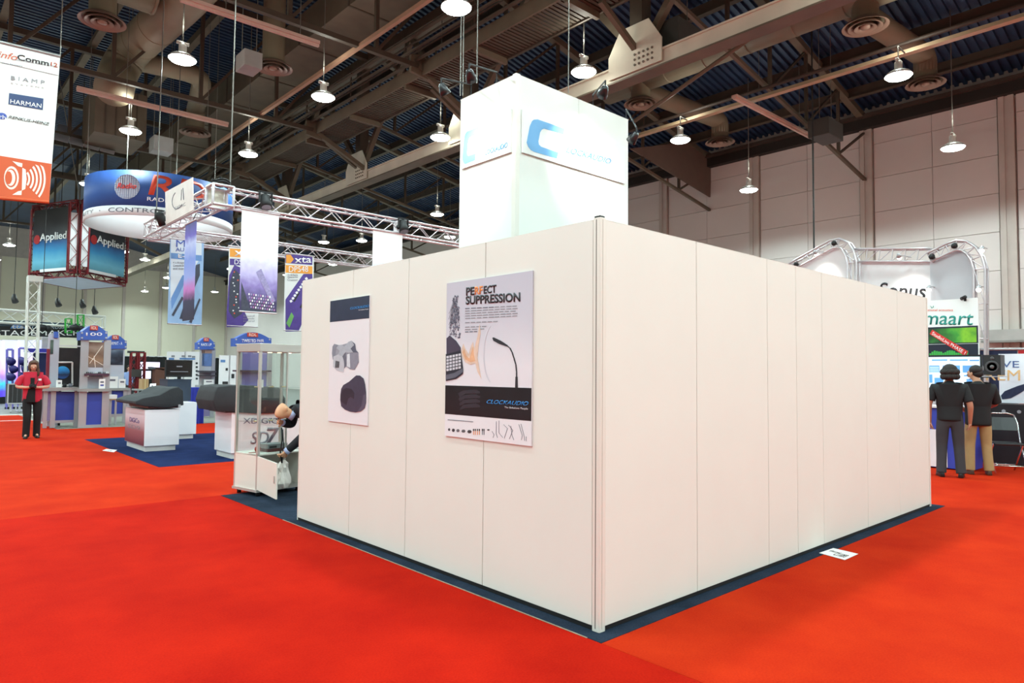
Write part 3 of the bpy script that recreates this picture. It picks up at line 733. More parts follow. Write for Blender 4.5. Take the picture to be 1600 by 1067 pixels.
# footer products
for k, (x, y, w_, h_, c) in enumerate(((80, 926, 14, 14, 70), (104, 930, 18, 18, 50), (130, 932, 20, 16, 110), (161, 935, 24, 16, 90), (195, 938, 26, 18, 60), (302, 928, 16, 8, 60))):
    qB('product_picture', [(x-w_/2, y), (x-w_/4, y-h_/2), (x+w_/4, y-h_/2), (x+w_/2, y), (x+w_/4, y+h_/2), (x-w_/4, y+h_/2)], .0022, mat('prod_%d' % c, (c, c, c+6), .4), .0004)
for k, x in enumerate((218, 228, 240, 251, 268, 277)):
    qB('product_picture', [(x-3, 922), (x+3, 922), (x+3, 934), (x-3, 934)], .0022, ink, .0004); qB('product_picture', [(x-2, 934), (x+2, 934), (x+2, 956), (x-2, 956)], .0022, orange if k < 4 else inkm, .0004)
goose = [[(322, 935), (334, 955), (328, 972)], [(347, 880), (346, 950), (354, 972)], [(362, 875), (362, 945), (384, 972)], [(388, 898), (410, 920), (392, 975)], [(415, 900), (440, 930), (420, 980)], [(428, 905), (436, 960), (446, 985)], [(474, 896), (494, 960), (488, 985)], [(486, 894), (506, 970), (508, 990)], [(516, 965), (516, 985), (518, 992)]]
for g in goose:
    for a, b_ in zip(g[:-1], g[1:]):
        qB('product_picture', [(a[0]-1.3, a[1]), (a[0]+1.3, a[1]), (b_[0]+1.3, b_[1]), (b_[0]-1.3, b_[1])], .0022, inkm, .0004)
qB('text_line', [(72, 868), (216, 880), (216, 885), (72, 873)], .0022, inkg, .0004)
# floor notices
ppr = mat('paper_white', (240, 240, 238), .6, var=.01)
t = thing('paper_notice', 'white paper notice taped to the carpet beside the plain booth wall', 'paper', onZ(1310, 865, .003))
q = [onZ(1280, 864, .003), onZ(1302, 856.5, .003), onZ(1341, 865.5, .003), onZ(1320, 875, .003)]
MB().prism(q, (0, 0, .002)).build('sheet', ppr, t)
text('#Reserved', q[0].lerp(q[1], .45)+(q[2]-q[1])*.12+Vector((0, 0, .003)), (q[2]-q[1])*.42, (q[1]-q[0])*.22, ink, t, ext=.0004, off=0)
text('C11093', q[0].lerp(q[1], .12)+(q[2]-q[1])*.45+Vector((0, 0, .003)), (q[2]-q[1])*.46, (q[1]-q[0])*.42, ink, t, ext=.0004, off=0, bold=.02)
t = thing('paper_notice', 'white paper notice lying at the edge of the navy carpet', 'paper', onZ(172, 704, .003))
q = [onZ(160, 704, .003), onZ(166, 701.5, .003), onZ(183, 703, .003), onZ(178, 706.5, .003)]
MB().prism(q, (0, 0, .002)).build('sheet', ppr, t)
text('C10788', q[0].lerp(q[1], .25)+(q[3]-q[0])*.2+Vector((0, 0, .003)), (q[3]-q[0])*.5, (q[1]-q[0])*.4, ink, t, ext=.0004, off=0)

# ================================================================ hanging aisle banner
orangeP = mat('banner_orange', (206, 88, 44), .6, var=.04); bwhite = mat('banner_white', (226, 228, 226), .6, var=.01)
navyI = mat('ink_navy', (44, 66, 112), .5, var=0); blueI = mat('ink_blue', (60, 84, 170), .5, var=0); lineI = mat('ink_line', (170, 150, 150), .5, var=0)
BY = 11.0
t = thing('aisle_banner', 'tall hanging aisle banner, white over orange with a loudspeaker emblem', 'banner', (-1.75, BY, 4.3))
def zN(x, y): return (x*110/435, 60+y*270/1067)
def nP(x, y): return onY(*zN(x, y), BY)
tl, tr, br, bl = nP(0, 30), nP(372, 118), nP(303, 1010), nP(0, 985)
tl2 = tl+(tl-tr)*.55; bl2 = bl+(bl-br)*.55
MB().prism([tl2, tr, br, bl2], (0, .012, 0)).build('cloth', bwhite, t)
def nq(nm, pts, off, m): return MB().prism([nP(*p)+Vector((0, -off, 0)) for p in pts], (0, -.003, 0)).build(nm, m, t)
ol, orr = nP(0, 725), nP(319, 775)
MB().prism([ol+(ol-orr)*.55+Vector((0, -.003, 0)), orr+Vector((0, -.003, 0)), br+Vector((0, -.003, 0)), bl2+Vector((0, -.003, 0))], (0, -.003, 0)).build('orange_field', orangeP, t)
rod('top_bar', tl2+Vector((0, 0, .02)), tr+Vector((0, 0, .02)), .03, mat('bar_grey', (160, 160, 160), .4, .5), t); rod('bottom_bar', bl2, br, .03, orangeP, t)
for q in (tl2, tr): rod('hanger', q, (q.x, q.y, deckZ(0)-.004), .008, cableL, t, 6)
def nt_(s, TL, TR, BL, m, **k):
    o = nP(*BL)+Vector((0, -.008, 0)); return text(s, o, nP(*TR)-nP(*TL), nP(*TL)-nP(*BL), m, t, ext=.003, off=0, **k)
nt_('info', (-12, 76), (108, 100), (-14, 116), mat('ink_rust', (204, 84, 40), .5, var=0), shear=.3); nt_('Comm', (108, 97), (302, 139), (106, 132), ink, bold=.012); nt_('12', (314, 146), (356, 155), (312, 172), mat('ink_rust'), bold=.01)
nt_('AUDIOVISUAL TRADE EVENT', (70, 124), (350, 172), (70, 131), inkg); nq('rule', [(0, 146), (358, 228), (358, 231), (0, 149)], .006, lineI)
nt_('Aisle Sponsors', (12, 148), (138, 168), (12, 158), inkm)
nt_('B I A M P', (68, 232), (276, 262), (66, 256), inkg); nt_('S Y S T E M S', (66, 274), (270, 304), (66, 282), lineI)
nq('logo_plate', [(56, 338), (268, 372), (264, 442), (52, 406)], .006, navyI)
o_ = nP(62, 402)+Vector((0, -.012, 0)); text('HARMAN', o_, nP(256, 405)-nP(64, 376), nP(64, 376)-nP(62, 402), mat('ink_white', (240, 240, 240), .5, var=0), t, ext=.003, off=0, bold=.01)
nq('round_logo', [(12+30*math.cos(a), 480+20*math.sin(a)+3*math.cos(a)) for a in [i*PI/8 for i in range(16)]], .006, blueI)
o_ = nP(-4, 494)+Vector((0, -.012, 0)); text('rh', o_, nP(34, 476)-nP(-4, 468), nP(0, 468)-nP(0, 492), mat('ink_white'), t, ext=.003, off=0)
nt_('RENKUS-HEINZ', (54, 476), (306, 522), (52, 494), ink, shear=.25)
# loudspeaker emblem
cream = mat('ink_cream', (238, 228, 214), .5, var=0)
nq('emblem_cone', [(70+46*math.cos(a), 862+72*math.sin(a)) for a in [i*PI/10 for i in range(20)]], .008, cream)
nq('emblem_cone', [(68+36*math.cos(a), 862+58*math.sin(a)) for a in [i*PI/10 for i in range(20)]], .012, orangeP)
nq('emblem_cone', [(64+30*math.cos(a), 862+50*math.sin(a)) for a in [i*PI/10 for i in range(20)]], .016, cream)
nq('emblem_cone', [(52+22*math.cos(a), 862+40*math.sin(a)) for a in [i*PI/10 for i in range(20)]], .02, orangeP)
nq('emblem_horn', [(75, 758), (138, 772), (136, 796), (112, 790)], .008, cream); nq('emblem_horn', [(75, 966), (112, 944), (134, 940), (132, 968)], .008, cream)
nq('emblem_horn', [(138, 800), (158, 810), (164, 870), (156, 930), (134, 940)], .008, cream)
for r_ in (50, 76, 102, 128, 154):
    pts = [(128+r_*math.cos(a)*.92, 868+r_*math.sin(a)*1.05) for a in [-.72+i*1.44/10 for i in range(11)]]
    pts2 = [(128+(r_+13)*math.cos(a)*.92, 868+(r_+13)*math.sin(a)*1.05) for a in [-.72+i*1.44/10 for i in range(11)]]
    pts = [p for p in pts if 778 < p[1] < 985]; pts2 = [p for p in pts2 if 778 < p[1] < 985]
    nq('emblem_wave', pts+pts2[::-1], .009, cream)

# ================================================================ round blue banner over the kiosks
ringB = mat('ring_blue', (44, 82, 152), .6, var=.03); ringW = mat('ring_white', (232, 232, 236), .6, var=.01)
redI = mat('ink_red', (226, 84, 58), .5, var=0)
RC = Vector((3.12, 20.95, 0)); RR = 2.12; RB, RS, RTp = 5.98, 6.26, 7.3
t = thing('ring_banner', 'big round blue hanging banner with white lower stripe', 'banner', (RC.x, RC.y, RB))
def ringband(nm, r, z0, z1, m, th=.012, bow=0):
    b = MB(); n = 64
    vs_ = []
    for rr in (r, r-th):
        for z in (z0, z1):
            for i in range(n): a = 2*PI*i/n; vs_.append((RC.x+rr*math.cos(a), RC.y+rr*math.sin(a), z))
    fs_ = []
    for i in range(n):
        j = (i+1) % n
        fs_ += [(i, j, n+j, n+i), (2*n+i, 3*n+i, 3*n+j, 2*n+j), (i, 2*n+i, 2*n+j, j), (n+i, n+j, 3*n+j, 3*n+i)]
    return b.add(vs_, fs_).build(nm, m, t, True)
ringband('blue_band', RR, RS, RTp, ringB); ringband('white_stripe', RR, RB, RS, ringW); ringband('liner', RR-.02, RB, RTp-.02, ringW)
for q_ in (1.2, 3.2, 5.2): rod('hanger', (RC.x+RR*math.cos(q_), RC.y+RR*math.sin(q_), RTp-.02), (RC.x+RR*math.cos(q_), RC.y+RR*math.sin(q_), deckZ(0)-.004), .01, cableL, t, 6)
toc = math.atan2(CAM.y-RC.y, CAM.x-RC.x)
def onring(s, a0, da, z0, hgt, m, **k):
    """text bent round the ring, a0 = angle from the camera-facing line (left negative)"""
    o = text(s, (0, 0, 0), (da*RR, 0, 0), (0, hgt, 0), m, t, ext=.004, **k)
    for v in o.data.vertices:
        a = toc+(a0+v.co.x/RR); r = RR+.006+v.co.z
        v.co = (RC.x+r*math.cos(a), RC.y+r*math.sin(a), z0+v.co.y)
    return o
# (angles grow to the right seen from the camera)
onring('CONTROL', -.70, .76, RB+.08, .13, inkm); onring('QUALITY', -1.7, .72, RB+.08, .13, inkg); onring('.', -.86, .02, RB+.13, .03, inkm)
onring('RDL', -.17, 1.05, 6.6, .6, redI, bold=.01, shear=.15); onring('RADIO DESIGN LABS', -.18, 1.0, 6.42, .11, mat('ink_white'))
disc = MB(); grid = []
for rr, zc_ in ((.36, 6.8),):
    pts = [(-.445+rr/RR*math.cos(b_), zc_+rr*math.sin(b_)) for b_ in [i*2*PI/28 for i in range(28)]]
    P_ = [Vector((RC.x+(RR+.008)*math.cos(toc+a), RC.y+(RR+.008)*math.sin(toc+a), z)) for a, z in pts]
    nrm = Vector((math.cos(toc-.445), math.sin(toc-.445), 0))
    MB().prism(P_, nrm*.004).build('globe', mat('globe_grey', (196, 200, 216), .5, var=.02), t)
for i in range(-5, 6):
    h_ = math.sqrt(.36**2-(i*.062)**2)
    a = toc-.445+i*.062/RR; r = RR+.016
    rod('globe_line', (RC.x+r*math.cos(a), RC.y+r*math.sin(a), 6.8-h_), (RC.x+r*math.cos(a), RC.y+r*math.sin(a), 6.8+h_), .006, mat('globe_line', (122, 136, 178), .5), t, 4)
    a0, a1 = toc-.445-h_/RR, toc-.445+h_/RR
    z = 6.8+i*.062
    rod('globe_line', (RC.x+r*math.cos(a0), RC.y+r*math.sin(a0), z), (RC.x+r*math.cos(a1), RC.y+r*math.sin(a1), z), .006, mat('globe_line'), t, 4)
onring('Radio', -.575, .26, 6.74, .16, mat('ink_script', (226, 56, 50), .5, var=0), shear=.3, bold=.012, off=.02)

# ================================================================ square lattice truss with banners
tru = mat('truss_aluminium', (206, 200, 204), .3, .55, var=.03)
TS = .29
def truss(label, p0, p1, size=TS, m=tru, bay=.3, cr=.024, br=.01, group=None, nm='box_truss', cat='truss'):
    t = thing(nm, label, cat, p0, group); box_truss(t, p0, p1, size, m, bay, cr, br); return t
ZT = 4.47
fr = truss('silver box truss at the front of the square frame, spotlights on it', (1.11, 9.25, ZT), (7.2, 9.25, ZT), bay=.33)
lf = truss('silver box truss side arm with the small white logo board', (.92, 9.42, ZT), (.92, 13.3, ZT), bay=.33)
bk = truss('silver box truss at the back of the square frame with hanging banners', (.92, 13.45, ZT), (7.4, 13.45, ZT), bay=.33)
t = thing('truss_corner', 'silver corner block joining two arms of the square truss', 'truss corner', (.92, 9.25, ZT))
x0, x1, y0, y1, z0, z1 = .77, 1.11, 9.09, 9.42, ZT-.165, ZT+.165
for (a, b_) in [((x0, y0), (x1, y0)), ((x1, y0), (x1, y1)), ((x1, y1), (x0, y1)), ((x0, y1), (x0, y0))]:
    for z in (z0, z1): rod('edge', (a[0], a[1], z), (b_[0], b_[1], z), .026, tru, t)
    rod('edge', (a[0], a[1], z0), (a[0], a[1], z1), .026, tru, t)
box('plate', x0+.02, x1-.02, y1-.01, y1, z0, z1, mat('truss_plate', (190, 184, 170), .4, .4), t)
t = thing('truss_junction', 'flat silver splice plate part-way along the front truss', 'truss plate', (4.62, 9.25, ZT))
for x in (4.5, 4.62): MB().box(x, x+.012, 9.09, 9.41, ZT-.16, ZT+.16).build('plate', tru, t)
def stage_light(label, P, aim=(0, -.4, -1)):
    P = Vector(P); d = Vector(aim).normalized(); t = thing('stage_light', label, 'stage light', P)
    MB().tube([P-d*.14, P-d*.1, P+d*.02, P+d*.12], [.05, .085, .09, .1], 14).build('body', blackm, t, True)
    for s in (-1, 1): MB().box(P.x+s*.11-.01, P.x+s*.11+.01, P.y-.02, P.y+.02, P.z-.03, P.z+.16).build('yoke', blackm, t)
    MB().box(P.x-.12, P.x+.12, P.y-.02, P.y+.02, P.z+.15, P.z+.175).build('yoke', blackm, t)
    MB().tube([P+d*.121, P+d*.124], .085, 14).build('lens', mat('light_lens', (120, 126, 140), .1, .2), t)
    for k in range(3): MB().ball(P+Vector((random.uniform(-.12, .12), .05, random.uniform(-.05, .12))), .05, n=8, m=6).build('cable_bundle', blackm, t, True)
stage_light('black stage light clamped on the front truss near its corner', onY(415, 315, 9.05)+Vector((0, 0, 0)))
stage_light('black stage light clamped on the front truss by its splice plate', onY(630, 354, 9.05))
stage_light('black stage light at the far end of the truss side arm', onX(252, 342, .72), (.6, .2, -1))
# coiled motor cable on the corner
t = thing('cable_coil', 'black coiled cable lying on the truss corner', 'cable', (.95, 9.25, z1+.03))
MB().tube([(.95+.14*math.cos(a), 9.25+.12*math.sin(a), z1+.045+.015*math.sin(3*a)+.006*a) for a in [i*.35 for i in range(40)]], .018, 6).build('coil', blackm, t, True)
# small white logo board
t = thing('logo_board', 'small white board with grey script logo on the truss side arm', 'sign', onX(280, 310, .74))
q = [onX(258, 300, .74), onX(301, 277, .74), onX(302, 328, .74), onX(259, 351, .74)]
MB().prism(q, (.012, 0, 0)).build('board', mat('logo_board', (226, 220, 214), .5), t)
bn = [onX(278+9*math.cos(a), 312+14*math.sin(a)-7*math.cos(a)*.5, .738) for a in [PI*.25+i*PI*1.1/10 for i in range(11)]]
MB().tube(bn, .008, 6).build('logo_swoosh', inkm, t); MB().tube([onX(283, 313, .738), onX(284, 296, .738)], .007, 6).build('logo_stroke', inkm, t); MB().tube([onX(287, 312, .738), onX(286, 294, .738)], .009, 6).build('logo_stroke', inkm, t)
ptext('CADAC', 'X', .74, (273, 324), (290, 316), (273, 329), inkg, t, off=.003)

# hanging product banners
def hbanner(label, Y, x0, y0, x1, y1, base):
    a, b_ = onY(x0, y0, Y), onY(x1, y1, Y)
    t = thing('hanging_banner', label, 'banner', ((a.x+b_.x)/2, Y, b_.z))
    box('cloth', a.x, b_.x, Y, Y+.006, b_.z, a.z, base, t)
    rod('top_bar', (a.x-.02, Y, a.z), (b_.x+.02, Y, a.z), .018, tru, t); rod('bottom_bar', (a.x, Y, b_.z), (b_.x, Y, b_.z), .014, tru, t)
    yc = (9.25 if Y < 11 else 13.45)-.145
    for x in (a.x+.05, b_.x-.05): rod('strap', (x, Y, a.z), (x, yc, max(a.z+.04, ZT-.13)), .01, blackm, t, 6)
    return t
def bq(t, Y, nm, pts, k, m): return ppoly(nm, 'Y', Y, pts, .002+.003*k, m, t, .002)
whiteI = mat('ink_white'); xtaO = mat('ink_xta_orange', (236, 158, 56), .5, var=0); purp = mat('ink_purple', (80, 58, 140), .5, var=.1, scale=10)
skyI = mat('ink_sky', (146, 178, 216), .5, var=.06, scale=6); slate = mat('ink_slate', (58, 62, 80), .5, var=.25, scale=25); skyD = mat('ink_skyd', (100, 140, 196), .5, var=.06)
Y = 13.25
t = hbanner('pale blue hanging banner picturing slim black devices on blue diagonals', Y, 266, 372, 315, 508, skyI)
bq(t, Y, 'pale_field', [(267, 373), (315, 377), (315, 400), (290, 440), (266, 470)], 0, mat('ink_palefield', (208, 216, 226), .5, var=.02))
bq(t, Y, 'blue_strip', [(267, 395), (315, 399), (315, 408), (267, 404)], 1, skyD)
prect('M', 'Y', Y, 275, 375, 289, 386, blueI, t, off=.012); prect('AUDIO', 'Y', Y, 274, 387, 306, 393, blueI, t, off=.012); prect('E-', 'Y', Y, 278, 397, 288, 403, whiteI, t, off=.014, bold=.01)
for i, s in enumerate(('4 x 8 input', 'Console EQ', 'and more')): prect(s, 'Y', Y, 270, 409+i*4.5, 289, 412.4+i*4.5, inkm, t, off=.014)
for k, pts in enumerate([[(268, 492), (271, 494), (287, 466), (284, 463)], [(280, 498), (284, 498), (312, 430), (312, 412), (306, 414), (303, 430)], [(295, 503), (299, 505), (313, 468), (311, 466)], [(285, 500), (303, 486), (303, 478), (282, 494)]]): bq(t, Y, 'device_picture', pts, 2+k, slate)
bq(t, Y, 'blue_diagonal', [(267, 466), (285, 430), (294, 430), (268, 484)], 1, skyD)
t = hbanner('white and purple hanging banner partly behind the brightly lit banner', Y, 358, 384, 403, 511, bwhite)
bq(t, Y, 'orange_head', [(359, 388), (403, 391), (403, 404), (359, 401)], 0, xtaO); prect('xta', 'Y', Y, 366, 390, 398, 400, whiteI, t, off=.014, bold=.01)
bq(t, Y, 'purple_band', [(359, 404), (403, 406), (403, 416), (359, 414)], 0, purp); prect('DS8000', 'Y', Y, 366, 405.5, 398, 413, whiteI, t, off=.014)
bq(t, Y, 'purple_field', [(358, 430), (366, 414), (376, 418), (374, 470), (388, 500), (378, 511), (354, 511), (354, 488)], 1, purp)
bq(t, Y, 'device_picture', [(359, 440), (366, 420), (376, 430), (378, 490), (366, 498), (357, 486)], 2, slate)
random.seed(8)
for i in range(16): c_ = (362+random.uniform(0, 12), 424+i*4.3); bq(t, Y, 'device_knob', [(c_[0], c_[1]), (c_[0]+2, c_[1]), (c_[0]+2, c_[1]+2), (c_[0], c_[1]+2)], 3, whiteI if i % 3 else redI)
for i in range(3): prect(('Sound', 'console', 'control')[i], 'Y', Y, 380, 492+i*4, 397, 495+i*4, inkg, t, off=.014)
t = hbanner('white and orange hanging banner with a slanting purple rack unit', Y, 446, 395, 488, 518, bwhite)
bq(t, Y, 'purple_band', [(446, 397), (488, 400), (488, 414), (446, 411)], 0, purp); bq(t, Y, 'orange_arrow', [(447, 398), (454, 398), (459, 405), (454, 411), (447, 411)], 1, xtaO)
prect('xta', 'Y', Y, 460, 402, 486, 411, whiteI, t, off=.014, bold=.01)
bq(t, Y, 'orange_band', [(446, 414), (488, 416), (488, 428), (446, 426)], 0, xtaO); prect('DP548', 'Y', Y, 451, 416, 481, 425, whiteI, t, off=.014)
for i in range(3): prect(('4 x 8 Matrix', 'Dynamic EQ', 'Crossover')[i], 'Y', Y, 449, 428+i*3.8, 465, 431+i*3.8, inkm, t, off=.014)
bq(t, Y, 'rack_picture', [(446, 500), (446, 468), (474, 428), (488, 428), (488, 470), (466, 518), (446, 518)], 1, purp)
for i in range(9): bq(t, Y, 'rack_knob', [(452+i*3, 470-i*4.4), (455+i*3, 468-i*4.4), (457+i*3, 471-i*4.4), (454+i*3, 473-i*4.4)], 2, whiteI)
for i in range(2): bq(t, Y, 'rack_window', [(458+i*10, 470+i*10), (466+i*10, 456+i*10), (468+i*10, 458+i*10), (460+i*10, 472+i*10)], 2, ink)
bq(t, Y, 'green_screen', [(447, 505), (455, 488), (459, 494), (452, 512)], 2, mat('ink_green', (106, 170, 92), .5))
# banners hanging from the front and side trusses
Y = 9.1
lit_print = P3('console_print', [(0., (66, 52, 84)), (.12, (58, 50, 92)), (.28, (140, 124, 190)), (.42, (196, 190, 232)), (.6, (244, 246, 252)), (1., (250, 250, 252))], 'Z', 2.45, 4.35, .5, 0, .16, 9)  # bright light on the upper cloth is put into these whites
t = hbanner('brightly lit white banner fading down to a mixing console picture', Y, 378, 326, 432, 490, lit_print)
bq(t, Y, 'console_arm', [(400, 425), (408, 420), (430, 470), (424, 474)], 0, mat('ink_lilac', (150, 142, 186), .5, var=.2, scale=30))
bq(t, Y, 'console_edge', [(377, 488), (377, 440), (382, 455), (390, 482), (430, 486), (430, 489)], 0, slate)
random.seed(2)
for r_ in range(5):
    for c_ in range(11): bq(t, Y, 'console_fader', [(388+c_*3.6+r_*.8, 458+r_*5+c_*.5), (390+c_*3.6+r_*.8, 458+r_*5+c_*.5), (390+c_*3.6+r_*.8, 461+r_*5+c_*.5), (388+c_*3.6+r_*.8, 461+r_*5+c_*.5)], 1, (whiteI, mat('ink_lilac'), mat('ink_mauve', (176, 120, 178), .5, var=0))[(r_+c_) % 3])
t = hbanner('brightly lit white banner with blue foot next to the tower', Y, 583, 357, 627, 480, P3('blue_foot_print', [(0, (60, 90, 190)), (.3, (170, 190, 236)), (.5, (246, 248, 252)), (1, (250, 250, 250))], 'Z', 3.2, 4.2, .5, 0, .2, 3))  # bright lighting is put into this print's whites as well
# banner seen edge-on under the side arm
a, b_ = onX(290, 345, .78), onX(307, 345, .78); zt, zb = onX(298, 347, .78).z, onX(296, 500, .78).z
t = thing('hanging_banner', 'narrow deep blue banner under the truss side arm, spotlight in its colours', 'banner', (.78, (a.y+b_.y)/2, zb))
MB().box(.78, .786, b_.y, a.y, zb, zt).build('cloth', P3('spotlit_night_print', [(0., (34, 30, 60)), (.2, (40, 36, 78)), (.32, (196, 120, 200)), (.44, (150, 170, 236)), (.62, (120, 150, 230)), (.78, (186, 200, 246)), (.86, (90, 70, 190)), (1, (44, 40, 120))], 'Z', zb, zt, .5, 0, .1, 8), t)  # pale bands hold the spot's light in the print colours
rod('top_bar', (.783, b_.y-.02, zt), (.783, a.y+.02, zt), .018, tru, t); rod('strap', (.8, (a.y+b_.y)/2, zt), (.86, (a.y+b_.y)/2, ZT-.14), .008, blackm, t, 6)

# ================================================================ red lattice cube
redt = mat('red_truss', (122, 24, 34), .4, .3, var=.12)
AC = onY(121, 425, 30); ax, ay = AC.x, 30.0
az0, az1 = onY(121, 427, 30).z, onY(121, 318, 30).z
L2 = onY(52, 425, 32.6); R2 = onY(192, 430, 32.0)
cube = thing('lattice_cube', 'dark red lattice truss cube hung high with black and blue screens', 'truss cube', (ax, 32, az0))
corners = [Vector((ax, ay, 0)), Vector((L2.x, L2.y, 0)), Vector((R2.x, R2.y, 0))]
for c in corners[1:]:
    for z in (az0, az1): box_truss(cube, Vector((ax, ay, z)), Vector((c.x, c.y, z)), .28, redt, .4, .03, .016)
    box_truss(cube, Vector((c.x, c.y, az0)), Vector((c.x, c.y, az1)), .28, redt, .4, .03, .016, up=Vector((0, 1, 0)))
for s in (-.2, .2): box_truss(cube, Vector((ax+s, ay, az0)), Vector((ax+s, ay, az1)), .3, redt, .4, .03, .014, up=Vector((0, 1, 0)))
back = Vector((L2.x+R2.x-ax, 35, 0))
for c in corners[1:]:
    for z in (az0, az1): box_truss(cube, Vector((c.x, c.y, z)), Vector((back.x, back.y, z)), .28, redt, .6, .03, .016)
MB().box(ax-.33, ax-.05, ay-.03, ay+.0, az0+.3, az1-.4).build('white_cloth', ringW, cube); MB().box(ax+.05, ax+.33, ay-.03, ay+.0, az0+.3, az1-.4).build('white_cloth', ringW, cube)
for c in (corners[0], corners[1], corners[2]): rod('hanger', (c.x, c.y, az1), (c.x, c.y, deckZ(0)-.004), .015, cableL, cube, 6)
rod('hanger', (ax, ay, az1+.1), (ax-.9, ay, deckZ(0)-.004), .02, cableL, cube, 6)
globe_m = P3('earth_print', [(0, (70, 130, 150)), (.14, (96, 170, 196)), (.3, (40, 130, 180)), (.42, (20, 84, 140)), (.5, (24, 26, 36)), (1, (14, 12, 14))], 'Z', az0+.2, az1, .4, .12, .12, 1.6)
for k, c in enumerate(corners[1:]):
    d = (c-Vector((ax, ay, 0))); d.normalize(); n = Vector((-d.y, d.x, 0)); n = n if n.dot(CAM-Vector((ax, ay, 0))) > 0 else -n
    s0 = Vector((ax, ay, 0))+d*.36+n*.16; e0 = Vector((c.x, c.y, 0))-d*.2+n*.16
    zt, zb = az1-.1, az0+.22
    scr = MB().prism([s0+Vector((0, 0, zb)), e0+Vector((0, 0, zb)), e0+Vector((0, 0, zt)), s0+Vector((0, 0, zt))], n*.02).build('screen', globe_m, cube)
    LL = (e0-s0).length
    left, right = (e0, s0) if k == 0 else (s0, e0)
    u = (right-left).normalized()
    text('Applied', left+u*LL*.2+n*.03+Vector((0, 0, zb+1.12)), u*LL*.75, Vector((0, 0, .42)), whiteI, scr, ext=.01, off=0, bold=.012)
    cc = left+u*LL*.12+n*.03+Vector((0, 0, zb+1.3)); MB().prism([cc+u*.2*math.cos(a)+Vector((0, 0, .2*math.sin(a))) for a in [i*PI/8 for i in range(16)]], n*.01).build('red_dot', mat('dot_red', (160, 20, 26), .4), scr)
    MB().prism([s0+n*.03+Vector((0, 0, zb-.1)), s0.lerp(e0, .75)+n*.03+Vector((0, 0, zb-.1)), s0.lerp(e0, .75)+n*.03+Vector((0, 0, zb+.02)), s0+n*.03+Vector((0, 0, zb+.02))], n*.02).build('white_sill', ringW, cube)
MB().prism([Vector((ax, ay-.1, az0-.17)), Vector((L2.x, L2.y, az0-.17)), Vector((back.x, back.y, az0-.17)), Vector((R2.x, R2.y, az0-.17))], (0, 0, .03)).build('soffit', mat('cube_soffit', (196, 204, 230), .4), cube)

# ================================================================ kiosks with blue caps
kblue = mat('kiosk_blue', (48, 66, 158), .5, var=.06, scale=4); capb = mat('kiosk_cap_blue', (58, 92, 176), .45, var=.03)
kal = mat('kiosk_aluminium', (186, 186, 190), .35, .5, var=.03); kgrey = mat('kiosk_grey', (186, 188, 200), .5, var=.03); ctop = mat('counter_grey', (150, 150, 148), .4)
rdlred = mat('plate_red', (190, 62, 50), .5, var=0); shelfp = mat('shelf_plum', (74, 44, 64), .5)
def cap(t, c, x0, y0, x1, y1, s, depth=.35, plate=True):
    """arched blue header board"""
    mid = (x0+x1)/2; w_ = x1-x0; h_ = y1-y0
    pts = [(x0, y1), (x0, y0+h_*.42)]+[(x0+w_*(.06+.88*i/8), y0+h_*.42-h_*.42*math.sin(PI*i/8)) for i in range(9)]+[(x1, y0+h_*.42), (x1, y1)]
    o = MB().prism([onY(x, y, c) for x, y in pts], (0, depth, 0)).build('header', capb, t)
    prect(s, 'Y', c, x0+w_*.2, y0+h_*.5, x1-w_*.2, y0+h_*.72, mat('ink_white'), o, off=.004, bold=.01)
    if plate:
        pY('badge', c-.03, mid-w_*.14, y0+h_*.02, mid+w_*.14, y0+h_*.34, .03, rdlred, o)
        prect('RDL', 'Y', c-.03, mid-w_*.1, y0+h_*.08, mid+w_*.1, y0+h_*.28, mat('ink_cream'), o, off=.003)
    for (fx, fy) in ((.05, .52), (.95, .52), (.05, .86), (.95, .86)):
        P = onY(x0+w_*fx, y0+h_*fy, c); rod('stud', P, P+Vector((0, -.015, 0)), .025, kal, o)
c = 17.85
t = thing('display_kiosk', 'tall arched-top blue kiosk with plum shelf and picture window', 'kiosk', onZ(148, 668))
pY('post', c, 127, 531, 134, 668.5, .06, kal, t); pY('post', c, 163, 531, 169, 668, .06, kal, t)
pY('post', c+.6, 129, 531, 133, 664, .05, kal, t); pY('post', c+.6, 163, 531, 167, 664, .05, kal, t)
pY('blue_panel', c+.03, 134, 613, 163, 664, .02, kblue, t); pY('foot_rail', c, 134, 664, 163, 667, .05, kal, t)
pY('counter', c-.12, 124, 607.5, 172, 611.5, .75, ctop, t)
pY('back_panel', c+.3, 134, 588, 163, 608, .02, kgrey, t)
pY('shelf', c-.1, 133, 583.5, 171, 587, .45, shelfp, t)
win = P3('window_print', [(0, (120, 110, 108)), (.3, (150, 120, 96)), (.5, (120, 96, 82)), (.75, (150, 132, 120)), (1., (120, 92, 78))], 'Z', 1.55, 2.25, .2, 0, .6, 3)
pY('picture_window', c+.02, 135, 534, 162, 574, .02, win, t); pY('grey_strip', c+.02, 135, 574, 162, 584, .02, kgrey, t)
for (p, q_) in (((140, 568), (160, 540)), ((147, 556), (149, 574)), ((136, 556), (162, 571))):
    rod('window_line', onY(*p, c+.015), onY(*q_, c+.015), .008, mat('ink_cream'), t, 6)
cap(t, c-.08, 126, 508, 168, 531, '100', .5)
random.seed(4)
shelfitems = []
